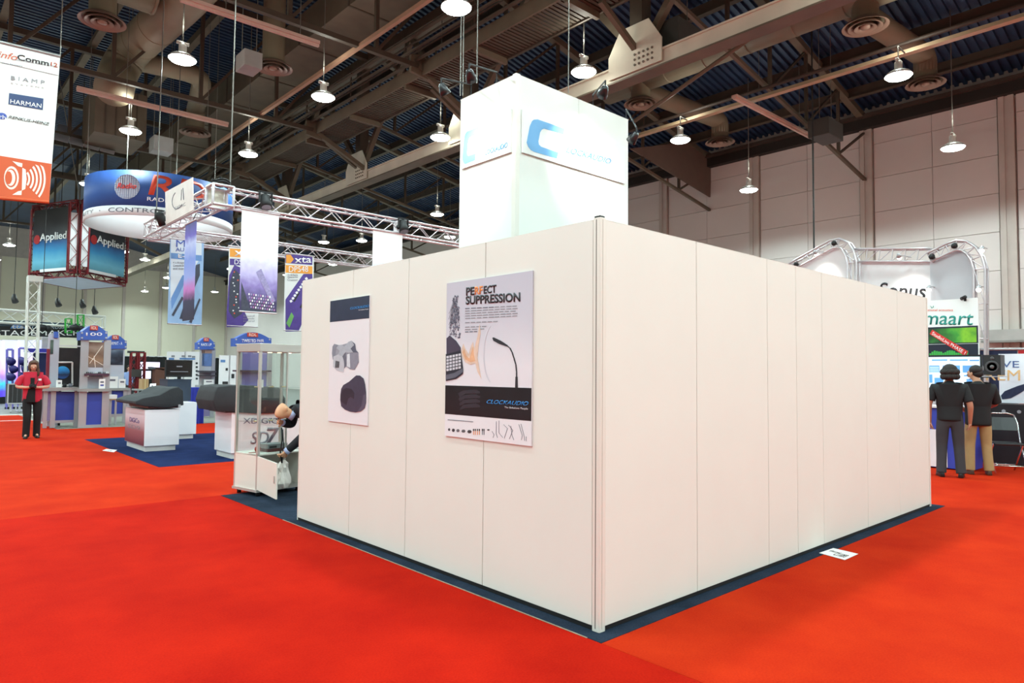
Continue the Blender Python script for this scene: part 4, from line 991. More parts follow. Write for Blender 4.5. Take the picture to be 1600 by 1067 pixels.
for i, x in enumerate((137, 143, 150, 156, 163, 168)):
    mm = (blackm, mat('item_grey', (110, 110, 120), .4), mat('item_white', (220, 220, 222), .5))[i % 3]
    o = thing('audio_module', 'small %s audio module on the plum kiosk shelf, slot %s' % (('black', 'grey', 'white')[i % 3], ('by the left post', 'after the black one', 'mid shelf', 'under the window corner', 'by the right post', 'at the shelf end')[i]), 'device', onY(x, 583.4, c+.1))
    a = onY(x-2, 581, c-.02); b_ = onY(x+2, 583.4, c-.02); MB().box(a.x, b_.x, c-.02, c+.12, b_.z, a.z).build('case', mm, o, False, .004); rod('knob', ((a.x+b_.x)/2, c-.02, (a.z+b_.z)/2), ((a.x+b_.x)/2, c-.035, (a.z+b_.z)/2), .01, kal, o, 8)
# left counter of the same booth
c = 18.2
t = thing('reception_counter', 'grey-topped counter with blue front panel left of the tall kiosk', 'counter', onZ(100, 662))
for x0, x1 in ((69, 73), (80, 86), (117, 122)): pY('post', c, x0, 611, x1, 660+(2 if x0 > 100 else 0), .06, kal, t)
pY('blue_panel', c+.03, 86, 612, 117, 657, .02, kblue, t); pY('foot_rail', c, 86, 657, 117, 660, .05, kal, t); pY('side_panel', c+.03, 73, 612, 80, 657, .02, mat('kiosk_mauve', (140, 128, 170), .5), t)
pY('counter', c-.15, 64, 605.5, 123.5, 610.5, .8, ctop, t)
pY('rear_panel', c+.6, 66, 612, 120, 657, .02, kgrey, t)
t = thing('booth_screen_wall', 'pale grey tall booth panel with maroon edge beside the stage', 'panel', onZ(78, 655))
pY('panel', c+.66, 76, 522, 90, 606, .05, kgrey, t); pY('maroon_edge', c+.64, 73.5, 545, 76, 606, .06, mat('edge_maroon', (126, 26, 48), .5), t)
pY('poster_strip', c+.64, 79, 531, 83, 553, .015, P3('strip_print', [(0, (40, 60, 60)), (.5, (90, 110, 100)), (1, (30, 34, 36))], 'Z', 1.9, 2.4, .4, 0, .6, 6), t); pY('cap', c+.6, 85, 518, 91, 528, .12, capb, t)
pY('leg', c+.66, 76, 606, 78, 660, .05, kgrey, t); pY('leg', c+.66, 88, 606, 90, 660, .05, kgrey, t)
t = thing('picture_display', 'black display wall with white pipe frame and blue globe picture', 'display', onZ(108, 658))
pY('dark_panel', c+.75, 91, 543, 127, 607, .04, mat('display_dark', (36, 30, 32), .4, var=.3, scale=5), t); pY('top_rail', c+.7, 90, 539, 127, 542, .05, mat('rail_white', (214, 208, 206), .4), t)
for q_ in (((91, 566), (113, 566)), ((113, 566), (113, 602)), ((91, 602), (113, 602))): rod('pipe', onY(*q_[0], c+.66), onY(*q_[1], c+.66), .022, mat('rail_white'), t)
P = onY(97.5, 582, c+.7); MB().lathe([(.17, 0), (.165, -.012)], P, 24, 'Y').build('globe_disc', P3('globe_print', [(0, (30, 80, 150)), (.35, (20, 40, 70)), (.6, (40, 130, 200)), (1, (60, 170, 230))], 'Z', P.z-.17, P.z+.17, .4, 0, .3, 6), t)
pY('leg', c+.75, 92, 607, 94, 660, .04, blackm, t); pY('leg', c+.75, 124, 607, 126, 660, .04, blackm, t)
t = thing('brochure_stack', 'white brochure stack on the counter by the globe picture', 'brochure', onY(93, 606, c))
pY('stack', c, 89.5, 594, 96.5, 605.4, .15, ppr, t); pY('cover_print', c-.004, 91, 597, 95, 600, .004, inkg, t)
for k, x in enumerate((101, 110)):
    P = onY(x, 605.3, c+.05); o = thing('desk_cup', ('black cup on the counter under the white pipe frame', 'grey cup on the counter at the frame corner')[k], 'cup', P); MB().lathe([(.035, .0), (.045, .1), (.042, .1), (.032, .01)], P, 14).build('cup', (blackm, mat('item_grey'))[k], o, True); MB().lathe([(.046, .1), (.046, .108), (.01, .11)], P, 14).build('lid', blackm, o)
# second kiosk: low wall with picture
c = 19.3
t = thing('display_kiosk', 'lower blue-capped kiosk with dark harbour picture behind the tall one', 'kiosk', onZ(182, 655))
pY('panel', c, 168, 544, 193, 609, .05, kgrey, t); pY('picture', c-.02, 168, 546, 192, 570, .02, P3('harbour_print', [(0, (30, 36, 50)), (.35, (70, 84, 104)), (.6, (130, 146, 164)), (.8, (50, 60, 76)), (1, (28, 32, 44))], 'Z', 1.85, 2.3, .3, 0, .7, 5), t)
cap(t, c-.05, 163, 523, 198, 545, 'FORMAT - A', .3); pY('counter', c-.35, 162, 606.5, 204, 610, .7, ctop, t)
for x in (193, 199): pY('post', c-.3, x, 610, x+4, 655, .06, kal, t)
pY('post', c-.3, 169, 610, 173, 655, .06, kal, t)
pY('blue_panel', c-.26, 173, 611, 193, 647, .02, kblue, t); pY('foot_rail', c-.3, 173, 647, 193, 651, .05, kal, t)
def leaflet(label, c, x0, y0, x1, y1, rows=2):
    t = thing('leaflet_stand', label, 'leaflet', onY((x0+x1)/2, y1, c)); pY('card', c, x0, y0, x1, y1, .02, ppr, t); a = (y1-y0)/5
    for i in range(rows): pY('print', c-.004, x0+(x1-x0)*.2, y0+a*(1.2+1.6*i), x1-(x1-x0)*.2, y0+a*(2+1.6*i), .004, (inkm, blueI)[i % 2], t)
leaflet('white slanted leaflet holder on the tall kiosk counter', 17.8, 155, 592, 164, 607.3, 2)
leaflet('large white display card at the kiosk counter', 19.0, 165.5, 588, 184, 606.3, 1); leaflet('small white card standing right of the large display card', 19.02, 186, 592, 196, 606.3, 1)
t = thing('parcel', 'small white parcel on a low shelf below the lower kiosk', 'parcel', onY(178, 622, 18.55)); pY('wrap', 18.5, 171, 617, 183, 623, .25, ppr, t); pY('base', 18.5, 171, 623, 183, 625, .25, mat('cardboard', (176, 140, 100), .8), t); pY('leg', 18.55, 172, 625, 174, 650, .05, kal, t); pY('leg', 18.55, 180, 625, 182, 650, .05, kal, t)
# third kiosk and the blue draped table
c = 20.0
t = thing('display_kiosk', 'small gabled blue-capped kiosk behind the black monitor', 'kiosk', onZ(322, 652))
pY('post', c, 313, 545, 317, 652, .06, kal, t); pY('post', c, 331, 545, 334, 652, .06, kal, t); pY('panel', c+.02, 317, 546, 331, 600, .02, kgrey, t)
pY('picture', c, 316, 552, 331, 572, .02, mat('kiosk_pic', (96, 124, 178), .4, var=.2, scale=8), t); pY('picture_edge', c, 315, 547, 331, 552, .02, mat('pic_brown', (150, 120, 110), .5), t)
pY('shelf', c-.2, 312, 579, 338, 582, .3, mat('shelf_dark', (60, 58, 66), .5), t); pY('shelf', c-.2, 312, 586, 338, 588, .3, mat('shelf_dark'), t); pY('counter', c-.2, 313, 602, 336, 606, .5, ctop, t); pY('mauve_panel', c+.02, 318, 606, 331, 650, .02, mat('kiosk_mauve'), t)
cap(t, c-.05, 309, 527, 336, 546, 'RACK-UP', .3)
leaflet('white booklet stand on the counter of the gabled kiosk', 19.85, 319, 593, 334, 603, 1)
t = thing('draped_table', 'table with royal blue floor-length drape beside the gabled kiosk', 'table', onZ(307, 663))
P, Q = onY(297, 606, 17.6), onY(318, 662, 17.6)
b = MB(); n = 24
vs_ = []; fs_ = []
for i in range(n+1):
    x = P.x+(Q.x-P.x)*i/n; f = .02*math.sin(i*1.9)+.012*math.sin(i*.7)
    vs_ += [(x, 17.6+f, .004), (x, 17.6+f*.3, P.z), (x, 17.6+.7, P.z), (x, 17.6+.7-f, .004)]
for i in range(n):
    a = 4*i
    for k in range(3): fs_.append((a+k, a+4+k, a+5+k, a+1+k))
fs_ += [(0, 1, 2, 3), (4*n+3, 4*n+2, 4*n+1, 4*n)]
b.add(vs_, fs_).build('drape', mat('royal_blue_cloth', (36, 54, 160), .85, var=.08, scale=6), t)
box('table_top', P.x+.03, Q.x-.03, 17.65, 18.25, P.z-.03, P.z+.006, mat('royal_blue_cloth'), t)
# kiosk behind the glass cabinet
c = 18.4
t = thing('display_kiosk', 'blue-capped kiosk standing behind the glass cabinet', 'kiosk', onZ(395, 650))
pY('post', c, 371, 538, 376, 655, .06, kal, t); pY('post', c, 418, 538, 423, 655, .06, kal, t); pY('panel', c+.02, 376, 540, 418, 612, .02, mat('kiosk_purple', (116, 104, 176), .5), t)
pY('shelf', c-.2, 369, 578, 424, 581, .3, shelfp, t); pY('counter', c-.2, 368, 606, 424, 610, .5, ctop, t); pY('blue_panel', c+.02, 376, 611, 418, 652, .02, kblue, t)
cap(t, c-.05, 366, 519, 424, 541, 'TWISTED PAIR', .3)

# ================================================================ covered mixing consoles on white plinths
wlam = mat('white_laminate', (236, 232, 236), .35, var=.01); cloth = mat('black_dust_cover', (40, 42, 46), .8, var=.12, scale=6, bump=.2, bscale=30)
fadeP = P3('plinth_print', [(0, (104, 50, 62)), (.35, (150, 96, 104)), (.7, (214, 196, 204)), (1, (232, 226, 232))], 'Z', .12, .78, .4)
def plinth(label, x0, x1, y0, y1, z1, printed=False):
    t = thing('console_plinth', label, 'plinth', ((x0+x1)/2, (y0+y1)/2, 0))
    MB().box(x0, x1, y0, y1, .1, z1).build('body', wlam, t, False, .006); MB().box(x0+.03, x1-.05, y0+.04, y1-.04, .003, .1).build('kick_base', mat('plinth_base', (214, 208, 204), .5), t)
    if printed:
        MB().box(x0-.004, x0, y0+.01, y1-.01, .11, z1-.005).build('printed_face', fadeP, t)
        text('DiGiCo', (x0-.006, y1-.35, .5), (0, -(y1-y0)*.5, 0), (0, 0, .09), mat('ink_plum', (96, 84, 140), .5, var=0), t, ext=.002, off=0, bold=.01)
        text('SD9', (x0-.006, y1-.25, .38), (0, -(y1-y0)*.62, 0), (0, 0, .07), inkg, t, ext=.002, off=0)
    return t
plinth('white plinth with wine-red printed side under a covered console', .38, .98, 11.2, 12.6, .77, True)
def covered(label, pts, y0, y1, skirt=None):
    t = thing('covered_console', label, 'mixing console', onY(pts[0][0], pts[0][1], y0))
    prof = [onY(x, y, y0) for x, y in pts]
    n = 9; N = len(prof); vs_ = []; fs_ = []
    cen = sum((p.z for p in prof))/N
    for j in range(n+1):
        yy = y0+(y1-y0)*j/n
        for k, p in enumerate(prof):
            e = .007*math.sin(j*1.1+k*1.3); vs_.append((p.x+e*.4, yy, p.z+(e if p.z > cen else e*.3)))
    for j in range(n):
        for k in range(N): fs_.append((j*N+k, j*N+(k+1) % N, (j+1)*N+(k+1) % N, (j+1)*N+k))
    fs_ += [tuple(range(N)), tuple(n*N+k for k in range(N))[::-1]]
    MB().add(vs_, fs_).build('dust_cover', cloth, t, True, .012)
    zb = min(p.z for p in prof); xa, xb = min(p.x for p in prof), max(p.x for p in prof)
    MB().box(xa+.22, xb-.06, y0+.04, y1-.06, .793, zb+.06).build('console_base', mat('console_wine', (64, 26, 30), .4), t)
    return t
covered('mixing console under a black dust cover on the printed plinth', [(212, 632), (212, 627), (225, 622), (250, 617), (267, 607), (279, 604.5), (286, 611), (287, 633), (262, 637), (228, 635)], 11.15, 12.62)
box('latch', .93, .97, 11.13, 11.16, .8, .86, kal, bpy.data.objects['covered_console'])
plinth('plain white plinth standing behind the printed one', 1.32, 1.95, 13.3, 14.0, .8)
plinth('white plinth with big console lettering seen through the glass cabinet', 1.22, 2.75, 9.2, 10.0, .79)
p3 = bpy.data.objects['console_plinth.002']
gI = mat('ink_silver', (120, 122, 132), .4, var=0)
prect('XDIGICO', 'Y', 9.2, 380, 653, 446, 662, mat('ink_slateblue', (104, 110, 136), .5, var=0), p3, off=.003)
prect('SD', 'Y', 9.2, 391, 674, 420, 694, gI, p3, off=.004, bold=.012, shear=.25); prect('7', 'Y', 9.2, 414, 668, 437, 697, gI, p3, off=.007, bold=.012, shear=.2)
covered('mixing console under a black dust cover behind the glass cabinet', [(338, 642), (333, 626), (337, 612), (341, 604), (360, 602), (400, 603), (436, 606), (446, 622), (446, 645), (400, 646)], 9.15, 10.05)
# monitor on black-draped stand
c = 14.0
t = thing('monitor', 'large black flat monitor standing behind the covered console', 'monitor', onY(280, 592, c))
pY('bezel', c, 259, 562, 300, 589, .06, blackm, t); pY('screen', c-.004, 261, 564, 298, 586, .004, mat('screen_dark', (32, 28, 30), .15), t); pY('menu_line', c-.006, 266, 580, 294, 581.2, .002, inkg, t); pY('logo', c-.006, 276, 571.5, 285, 573.5, .002, inkg, t); pY('stand', c+.02, 278, 589, 283, 592.4, .05, blackm, t)
t = thing('draped_stand', 'dark blue-grey draped stand carrying the black monitor', 'stand', onY(281, 650, c))
a, b_ = onY(262, 592.4, c-.1), onY(299, 592.4, c-.1)
MB().box(a.x, b_.x, c-.1, c+.5, .81, a.z).build('drape', mat('slate_cloth', (52, 62, 78), .85, var=.1, scale=5), t); MB().box(a.x-.01, b_.x+.01, c-.11, c+.51, a.z-.02, a.z).build('top', mat('slate_cloth'), t)
MB().box(a.x+.02, b_.x-.02, c+.02, c+.48, .003, .81).build('base', mat('slate_cloth'), t)
for k, (x0, x1, col) in enumerate(((264, 272, ppr), (288, 297, ppr))):
    t = thing('paper_stack', 'white papers %s the monitor foot on the draped stand' % ('left of', 'right of')[k], 'paper', onY((x0+x1)/2, 592, c)); pY('stack', c-.06, x0, 589.5, x1, 592.3, .12, col, t); pY('top_sheet', c-.065, x0+.5, 589, x1-.5, 589.5, .11, ppr, t)
t = thing('leaflet_stand', 'tilted white card beside the covered console', 'leaflet', onY(238, 605, 13.5)); MB().prism([onY(233, 608, 13.2), onY(243, 608, 13.2), onY(244, 599, 13.5), onY(235, 599.5, 13.5)], (0, .02, 0)).build('card', ppr, t); pY('mark', 13.2, 237, 602, 239, 605, .01, inkm, t); rod('stem', onY(239, 605, 13.4), (onY(239, 605, 13.4).x, 13.4, .003), .02, kal, t); MB().lathe([(.16, .003), (.15, .02), (.02, .03)], (onY(239, 605, 13.4).x, 13.4, 0), 16).build('foot', kal, t)

# far clutter between kiosks
t = thing('lectern', 'slanted brown lectern in front of the dark drape', 'lectern', onY(248, 600, 24)); pY('body', 24, 243, 574, 256, 628, .4, mat('lectern_brown', (90, 52, 38), .5), t); MB().prism([onY(237, 573, 24), onY(258, 576, 24), onY(258, 579, 24), onY(237, 576, 24)], (0, .5, 0)).build('top', mat('lectern_top', (70, 74, 84), .5), t)
t = thing('lattice_stand', 'pair of dark red lattice uprights with a black box', 'stand', onY(213, 628, 25))
for x in (207, 219):
    q_ = onY(x, 628, 25); q_.z = .05; box_truss(t, q_, Vector((q_.x, 25, onY(x, 551, 25).z)), .2, redt, .35, .025, .014, up=Vector((0, 1, 0)))
pY('black_box', 24.8, 206, 577, 221, 589, .3, mat('stand_box', (52, 46, 44), .5), t); pY('cross_head', 24.9, 201, 548, 226, 552, .2, blackm, t)
t = thing('cardboard_box', 'brown cardboard carton right of the red uprights', 'box', onY(227, 607, 24)); pY('carton', 24, 222, 592, 232, 608, .4, mat('cardboard'), t); pY('tape', 23.99, 226.5, 592, 227.5, 608, .01, mat('tape_tan', (200, 176, 130), .5), t); pY('table', 23.9, 214, 608, 240, 610, .7, ctop, t); pY('leg', 24, 215, 610, 216.5, 640, .04, kal, t); pY('leg', 24, 237, 610, 238.5, 640, .04, kal, t)
t = thing('booth_backwall', 'white exhibit back wall with small blue print beside the gabled kiosk', 'booth wall', onY(290, 640, 27))
pY('panel', 27, 262, 549, 288, 640, .1, wlam, t); pY('panel', 27, 288, 549, 312, 640, .1, wlam, t)
for x, y in ((268, 555), (284, 555), (294, 555), (300, 556)): pY('print', 26.98, x, y, x+5, y+3, .02, inkg, t)
pY('blue_print', 26.98, 264, 559, 272, 562, .02, mat('ink_steelblue', (90, 130, 186), .5, var=0), t); pY('blue_print', 26.98, 281, 559, 305, 562, .02, mat('ink_steelblue'), t)
for i in range(5): pY('print', 26.98, 306, 566+i*6, 309, 569+i*6, .02, ink, t)
t = thing('booth_backwall', 'white exhibit wall with small dark devices left of the glass cabinet', 'booth wall', onY(360, 640, 24))
pY('panel', 24, 344, 555, 358, 640, .1, wlam, t); pY('panel', 24, 358, 555, 374, 640, .1, wlam, t)
for x0, y0, x1, y1 in ((353, 575, 356, 579), (362, 584, 366, 591), (348, 596, 356, 600)): pY('device', 23.97, x0, y0, x1, y1, .03, ink, t)
pY('print', 23.98, 345, 562, 352, 566, .02, mat('ink_steelblue'), t)
t = thing('black_drape', 'long black drape along the foot of the far wall', 'drape', onY(240, 600, 48))
a, b_ = onY(140, 555, 48), onY(345, 553, 48); n = 60; vs_ = []; fs_ = []
for i in range(n+1):
    x = a.x+(b_.x-a.x)*i/n; vs_ += [(x, 48+.08*math.sin(i*1.7), 0), (x, 48+.05*math.sin(i*1.7), a.z)]
for i in range(n): fs_.append((2*i, 2*i+2, 2*i+3, 2*i+1))
MB().add(vs_, fs_).build('cloth', mat('drape_black', (16, 16, 18), .9), t); rod('rail', (a.x, 48, a.z), (b_.x, 48, a.z), .03, kal, t)
scrP = P3('lilac_screen', [(0, (190, 170, 240)), (.4, (240, 232, 250)), (.7, (200, 180, 236)), (1, (244, 240, 252))], 'X', 6, 10, .3, 1.0, .5, 1.5)
for k, (x0, y0, x1, y1) in enumerate(((219, 565, 250, 577), (221, 579, 236, 592))):
    yy_ = 40-k*.6
    t = thing('video_screen', ('wide lilac video screen in front of the black drape', 'small lilac video screen below the wide one')[k], 'screen', onY((x0+x1)/2, y1, yy_)); pY('bezel', yy_, x0, y0, x1, y1, .1, blackm, t); pY('picture', yy_-.02, x0+.5, y0+.5, x1-.5, y1-.5, .02, scrP, t); pY('leg', yy_+.02, x0+4, y1, x0+5.5, 622, .08, blackm, t); pY('leg', yy_+.02, x1-5.5, y1, x1-4, 622, .08, blackm, t)

# ================================================================ glass cabinet
th = math.radians(11); CO = Vector((.18, 5.49, 0))
CT = Matrix.Translation(CO) @ Matrix.Rotation(th, 4, 'Z'); W_, D_, HC = .66, .5, 1.845
silv = mat('cabinet_silver', (196, 192, 186), .35, .35, var=.02); cabw = mat('cabinet_white', (228, 222, 212), .5, var=.01)
glass = bpy.data.materials.new('cabinet_glass'); glass.use_nodes = True
_nt = glass.node_tree; _b = _nt.nodes['Principled BSDF']; _nt.nodes.remove(_b)
_g = _nt.nodes.new('ShaderNodeBsdfGlossy'); _g.inputs['Roughness'].default_value = .02; _tr = _nt.nodes.new('ShaderNodeBsdfTransparent'); _tr.inputs[0].default_value = (.93, .96, .95, 1)
_mx = _nt.nodes.new('ShaderNodeMixShader'); _mx.inputs[0].default_value = .06
_nt.links.new(_tr.outputs[0], _mx.inputs[1]); _nt.links.new(_g.outputs[0], _mx.inputs[2]); _nt.links.new(_mx.outputs[0], _nt.nodes['Material Output'].inputs[0])
t = thing('display_cabinet', 'silver-framed glass display cabinet with its lower door open', 'cabinet', CO)
def cb(nm, x0, x1, y0, y1, z0, z1, m, parent=t, bev=0): return MB(CT).box(x0, x1, y0, y1, z0, z1).build(nm, m, parent, False, bev)
for x in (0, W_-.03):
    for y in (0, D_-.03): cb('post', x, x+.03, y, y+.03, .07, HC-.1, silv)
cb('header', -.005, W_+.005, -.005, D_+.005, HC-.1, HC, silv, bev=.004); cb('base', -.012, W_+.012, -.012, D_+.012, .055, .085, silv)
cb('mullion', W_*.58, W_*.58+.018, -.002, .014, .5, HC-.1, silv)
cb('side_panel', 0, .012, .03, D_-.03, .085, .5, cabw); cb('back_panel', .03, W_-.03, D_-.02, D_-.005, .085, .5, cabw); cb('side_panel', W_-.012, W_, .03, D_-.03, .085, .5, cabw)
cb('deck', .0, W_, .0, D_, .49, .505, cabw)
for z in (.885, 1.3): cb('shelf', .02, W_-.02, .02, D_-.02, z-.006, z, glass)
cb('pane', .004, .01, .03, D_-.03, .505, HC-.1, glass); cb('pane', W_-.01, W_-.004, .03, D_-.03, .505, HC-.1, glass); cb('pane', .03, W_-.03, D_-.012, D_-.006, .505, HC-.1, glass); cb('pane', .03, W_*.58, .003, .009, .505, HC-.1, glass)
for x in (.05, W_-.05):
    for y in (.05, D_-.05): MB(CT).lathe([(.025, 0), (.025, .04), (.012, .055)], (x, y, .003), 12).build('caster', blackm, t, True)
hg = CT @ Vector((.015, -.004, 0)); tip = onZ(433, 780, .09)
dT = Matrix.Translation(hg) @ Matrix.Rotation(math.atan2(tip.y-hg.y, tip.x-hg.x), 4, 'Z'); dl_ = (Vector((tip.x, tip.y, 0))-hg).length; print('door', dl_)
dr = MB(dT).box(0, dl_, -.016, 0, .09, .485).build('door', cabw, t); MB(dT).box(dl_-.06, dl_-.04, -.03, -.016, .26, .34).build('handle', silv, dr)
for z in (HC-.108,):
    for i in range(4): cb('downlight', .12+i*.14, .16+i*.14, .2, .24, z, z+.008, mat('cab_light', (255, 240, 200), .4, var=0, emit=3.))
random.seed(6)
brass = mat('mic_brass', (206, 186, 140), .35, .6); 
for s_, z in enumerate((.886, 1.301)):
    for i in range(9):
        x = .06+i*.063; y = .12+.1*(i % 3); P = CT @ Vector((x, y, z+.012))
        o = thing('microphone', 'small %s microphone lying on the %s glass shelf, number %s along' % (('brass', 'silver', 'black')[i % 3], ('lower', 'upper')[s_], ('one', 'two', 'three', 'four', 'five', 'six', 'seven', 'eight', 'nine')[i]), 'microphone', P)
        dv = Vector((math.cos(th+.5*(i % 2)), math.sin(th+.5*(i % 2)), 0))
        MB().tube([P-dv*.045, P+dv*.02], .007, 8).build('body', (brass, silv, mat('item_grey'))[i % 3], o, True); MB().ball(P+dv*.03, .0115, n=10, m=6).build('capsule', (brass, silv, blackm)[i % 3], o, True)
P = CT @ Vector((.34, .2, .51)); t = thing('amplifier', 'low dark red and black amplifier on the cabinet deck', 'amplifier', P)
MB(CT).box(.22, .5, .12, .32, .507, .545).build('case', mat('amp_red', (92, 36, 34), .4), t); MB(CT).box(.22, .5, .118, .32, .547, .6).build('lid', mat('amp_silver', (150, 150, 152), .35, .5), t); MB(CT).box(.24, .34, .112, .118, .555, .58).build('display', blackm, t)
P = CT @ Vector((.12, .2, .51)); t = thing('tape_measure', 'small red tape reel on the cabinet deck by the silver post', 'tape reel', P); MB(CT).lathe([(.035, .0), (.035, .03)], (.14, .2, .545), 18, 'Y').build('reel', mat('reel_red', (150, 44, 32), .5), t, False); MB(CT).box(.02, .12, .2, .22, .507, .512).build('tail', mat('reel_red'), t); MB(CT).lathe([(.012, -.002), (.012, .034)], (.14, .2, .545), 12, 'Y').build('hub', silv, t)
P = CT @ Vector((.2, .25, 1.3)); t = thing('product_card', 'white product card standing on the upper glass shelf', 'card', P); MB(CT).box(.16, .24, .28, .286, 1.302, 1.4).build('card', ppr, t); MB(CT).box(.19, .21, .276, .28, 1.33, 1.36).build('print', ink, t)

# ================================================================ stage booth at far left
st = 31.0
wtr = mat('white_truss', (222, 222, 216), .4, .2, var=.02)
truss('white box truss over the black stage fascia', onY(-30, 492, st)+Vector((0, 0, 0)), onY(162, 504, st), .5, wtr, .6, .04, .022)
t = thing('truss_tower', 'white lattice truss tower standing before the stage fascia', 'truss tower', onY(48, 640, 27)); P0 = onY(47, 640, 27); P0.z = .02; box_truss(t, P0, Vector((P0.x-.05, 27, onY(46, 432, 27).z)), .34, wtr, .45, .03, .016, up=Vector((0, 1, 0))); MB().box(P0.x-.24, P0.x+.2, 26.78, 27.22, onY(46, 440, 27).z, onY(46, 431, 27).z).build('head_block', wtr, t); MB().box(P0.x-.4, P0.x+.4, 26.6, 27.4, 0, .02).build('base_plate', kal, t)
t = thing('stage_fascia', 'black stage fascia with wide white capital lettering', 'sign', onY(60, 526, st)); pY('board', st+.3, -40, 506, 127, 528, .1, mat('fascia_black', (16, 20, 26), .5), t); pY('upper_board', st+.3, -40, 498, 125, 514.5, .08, mat('fascia_slate', (52, 70, 88), .5, var=.2, scale=1), t)
prect('STAGEMAKER', 'Y', st+.3, -8, 516, 125, 524.5, whiteI, t, off=.01, bold=.012); prect('tts', 'Y', st+.29, 18, 508, 37, 513.5, whiteI, t, off=.012, bold=.012); prect('TOUR TRUSS', 'Y', st+.29, 44, 508, 101, 514, mat('ink_ice', (206, 222, 236), .5, var=0), t, off=.012, bold=.01, shear=.2)
ppoly('blue_flame', 'Y', st+.295, [(16, 513), (20, 508), (26, 503), (32, 507), (40, 513)], .004, mat('ink_flameblue', (90, 150, 220), .5), t)
pY('support', st+.4, -20, 528, -17, 640, .1, blackm, t); pY('support', st+.4, 122, 528, 124, 640, .1, blackm, t)
ledm = P3('led_print', [(0, (110, 90, 240)), (.2, (80, 220, 250)), (.35, (190, 150, 250)), (.55, (250, 210, 250)), (.8, (236, 234, 255)), (1., (226, 222, 255))], 'Z', .4, 2.7, .4, .5, .7, .9)
t = thing('led_wall', 'glowing pink, lilac and cyan video wall on the stage', 'video wall', onY(35, 625, 34))
for i in range(4): pY('screen_panel', 34, -20+i*24, 531, 3.6+i*24, 620, .1, ledm, t)
pY('foot', 34, -20, 620, 76, 634, .2, blackm, t)
t = thing('stage_curtain', 'dark navy curtain hanging at the right of the video wall', 'curtain', onY(62, 600, 32)); pY('cloth', 32, 52, 551, 74, 637, .08, mat('curtain_navy', (24, 28, 74), .8), t); pY('valance', 31.95, 38, 544, 75, 551, .1, mat('valance_blue', (66, 62, 190), .6), t); pY('white_screen', 32.2, 66, 524, 76, 545, .1, wlam, t)
for k, x in enumerate((11, 30)):
    t = thing('light_stand', ('lilac lit lamp ladder nearer the picture wall', 'lilac lit lamp ladder by the flight case')[k], 'light stand', onY(x+5, 622, 29)); y0_ = 546+k*-2
    for q_ in (0, 9 if k == 0 else 10): rod('upright', Vector((onY(x+q_, 620, 29).x, 29, -.01)), onY(x+q_, y0_, 29), .04, mat('stand_lilac', (120, 112, 200), .4), t)
    rod('foot', Vector((onY(x-3, 622, 29).x, 29, .03)), Vector((onY(x+13, 622, 29).x, 29, .03)), .04, blackm, t); rod('rung', onY(x, y0_, 29), onY(x+9, y0_, 29), .04, mat('stand_lilac'), t)
    for i, yy in enumerate((560, 572, 584)): P = onY(x+2+4*(i % 2), yy, 28.9); MB().tube([P, P+Vector((.05, -.12, -.08)), P+Vector((.08, -.22, -.14))], [.08, .13, .15], 12).build('lamp_head', mat('lamp_navy', (40, 36, 110), .4), t, True)
t = thing('flight_case', 'black flight case with silver edges on casters', 'flight case', onY(24, 632, 26)); a, b_ = onY(13, 600, 26), onY(37, 630, 26); MB().box(a.x, b_.x, 26, 26.6, b_.z, a.z).build('body', mat('case_black', (26, 26, 28), .5), t)
for x in (a.x, b_.x): box('edge', x-.02, x+.02, 25.98, 26.02, b_.z, a.z, kal, t)
for z in (a.z, b_.z): box('edge', a.x, b_.x, 25.98, 26.02, z-.02, z+.02, kal, t)
for i in range(4): box('rib', a.x+.12+i*.13, a.x+.14+i*.13, 25.985, 26, b_.z+.04, a.z-.04, mat('rib_grey', (80, 80, 84), .4), t)
for x in (a.x+.1, b_.x-.1): MB().lathe([(.05, -.02), (.05, .02)], (x, 26.1, .05), 12, 'X').build('caster', kal, t); box('caster_fork', x-.03, x+.03, 26.07, 26.13, .08, b_.z+.01, kal, t)
gtr = mat('green_truss', (50, 170, 60), .4, var=.08)
for k, (x, y0, y1) in enumerate(((107, 498, 520), (126, 492, 520))):
    t = thing('lattice_post', ('bright green lattice post under the white stage truss', 'bright green lattice post nearest the tall kiosk cap')[k], 'truss post', onY(x, y1, 30.6)); box_truss(t, onY(x, y1, 30.6), onY(x, y0, 30.6), 0.22, gtr, .4, .018, .01, up=Vector((0, 1, 0)))
for k, x in enumerate((65, 117)):
    P = onY(x, 512, 29.5); t = thing('chain_hoist', ('black chain hoist bundle hanging before the M of the lettering', 'black chain hoist bundle by the green posts')[k], 'hoist', P); MB().ball(P, .2, .18, .14).build('motor', blackm, t, True); MB().ball(P+Vector((.22, 0, -.03)), .13).build('chain_bag', blackm, t, True); rod('chain', P+Vector((0, 0, .1)), (P.x, P.y, deckZ(0)-.004), .012, cablem, t, 6)
for k, (x, y) in enumerate(((22, 466), (90, 472), (128, 474), (147, 484))):
    P = onY(x, y, 36.6); t = thing('par_lamp', 'small dark par lamp hung over the stage, %s' % ('far from the kiosks', 'above the lettering middle', 'above the green posts', 'at the truss end')[k], 'stage light', P); MB().tube([P+Vector((0, 0, .2)), P, P+Vector((.05, -.1, -.18))], [.06, .12, .14], 10).build('can', mat('par_dark', (50, 48, 48), .5), t, True); rod('pipe', P+Vector((0, 0, .15)), (P.x, P.y, deckZ(0)-.004), .015, cablem, t, 6)

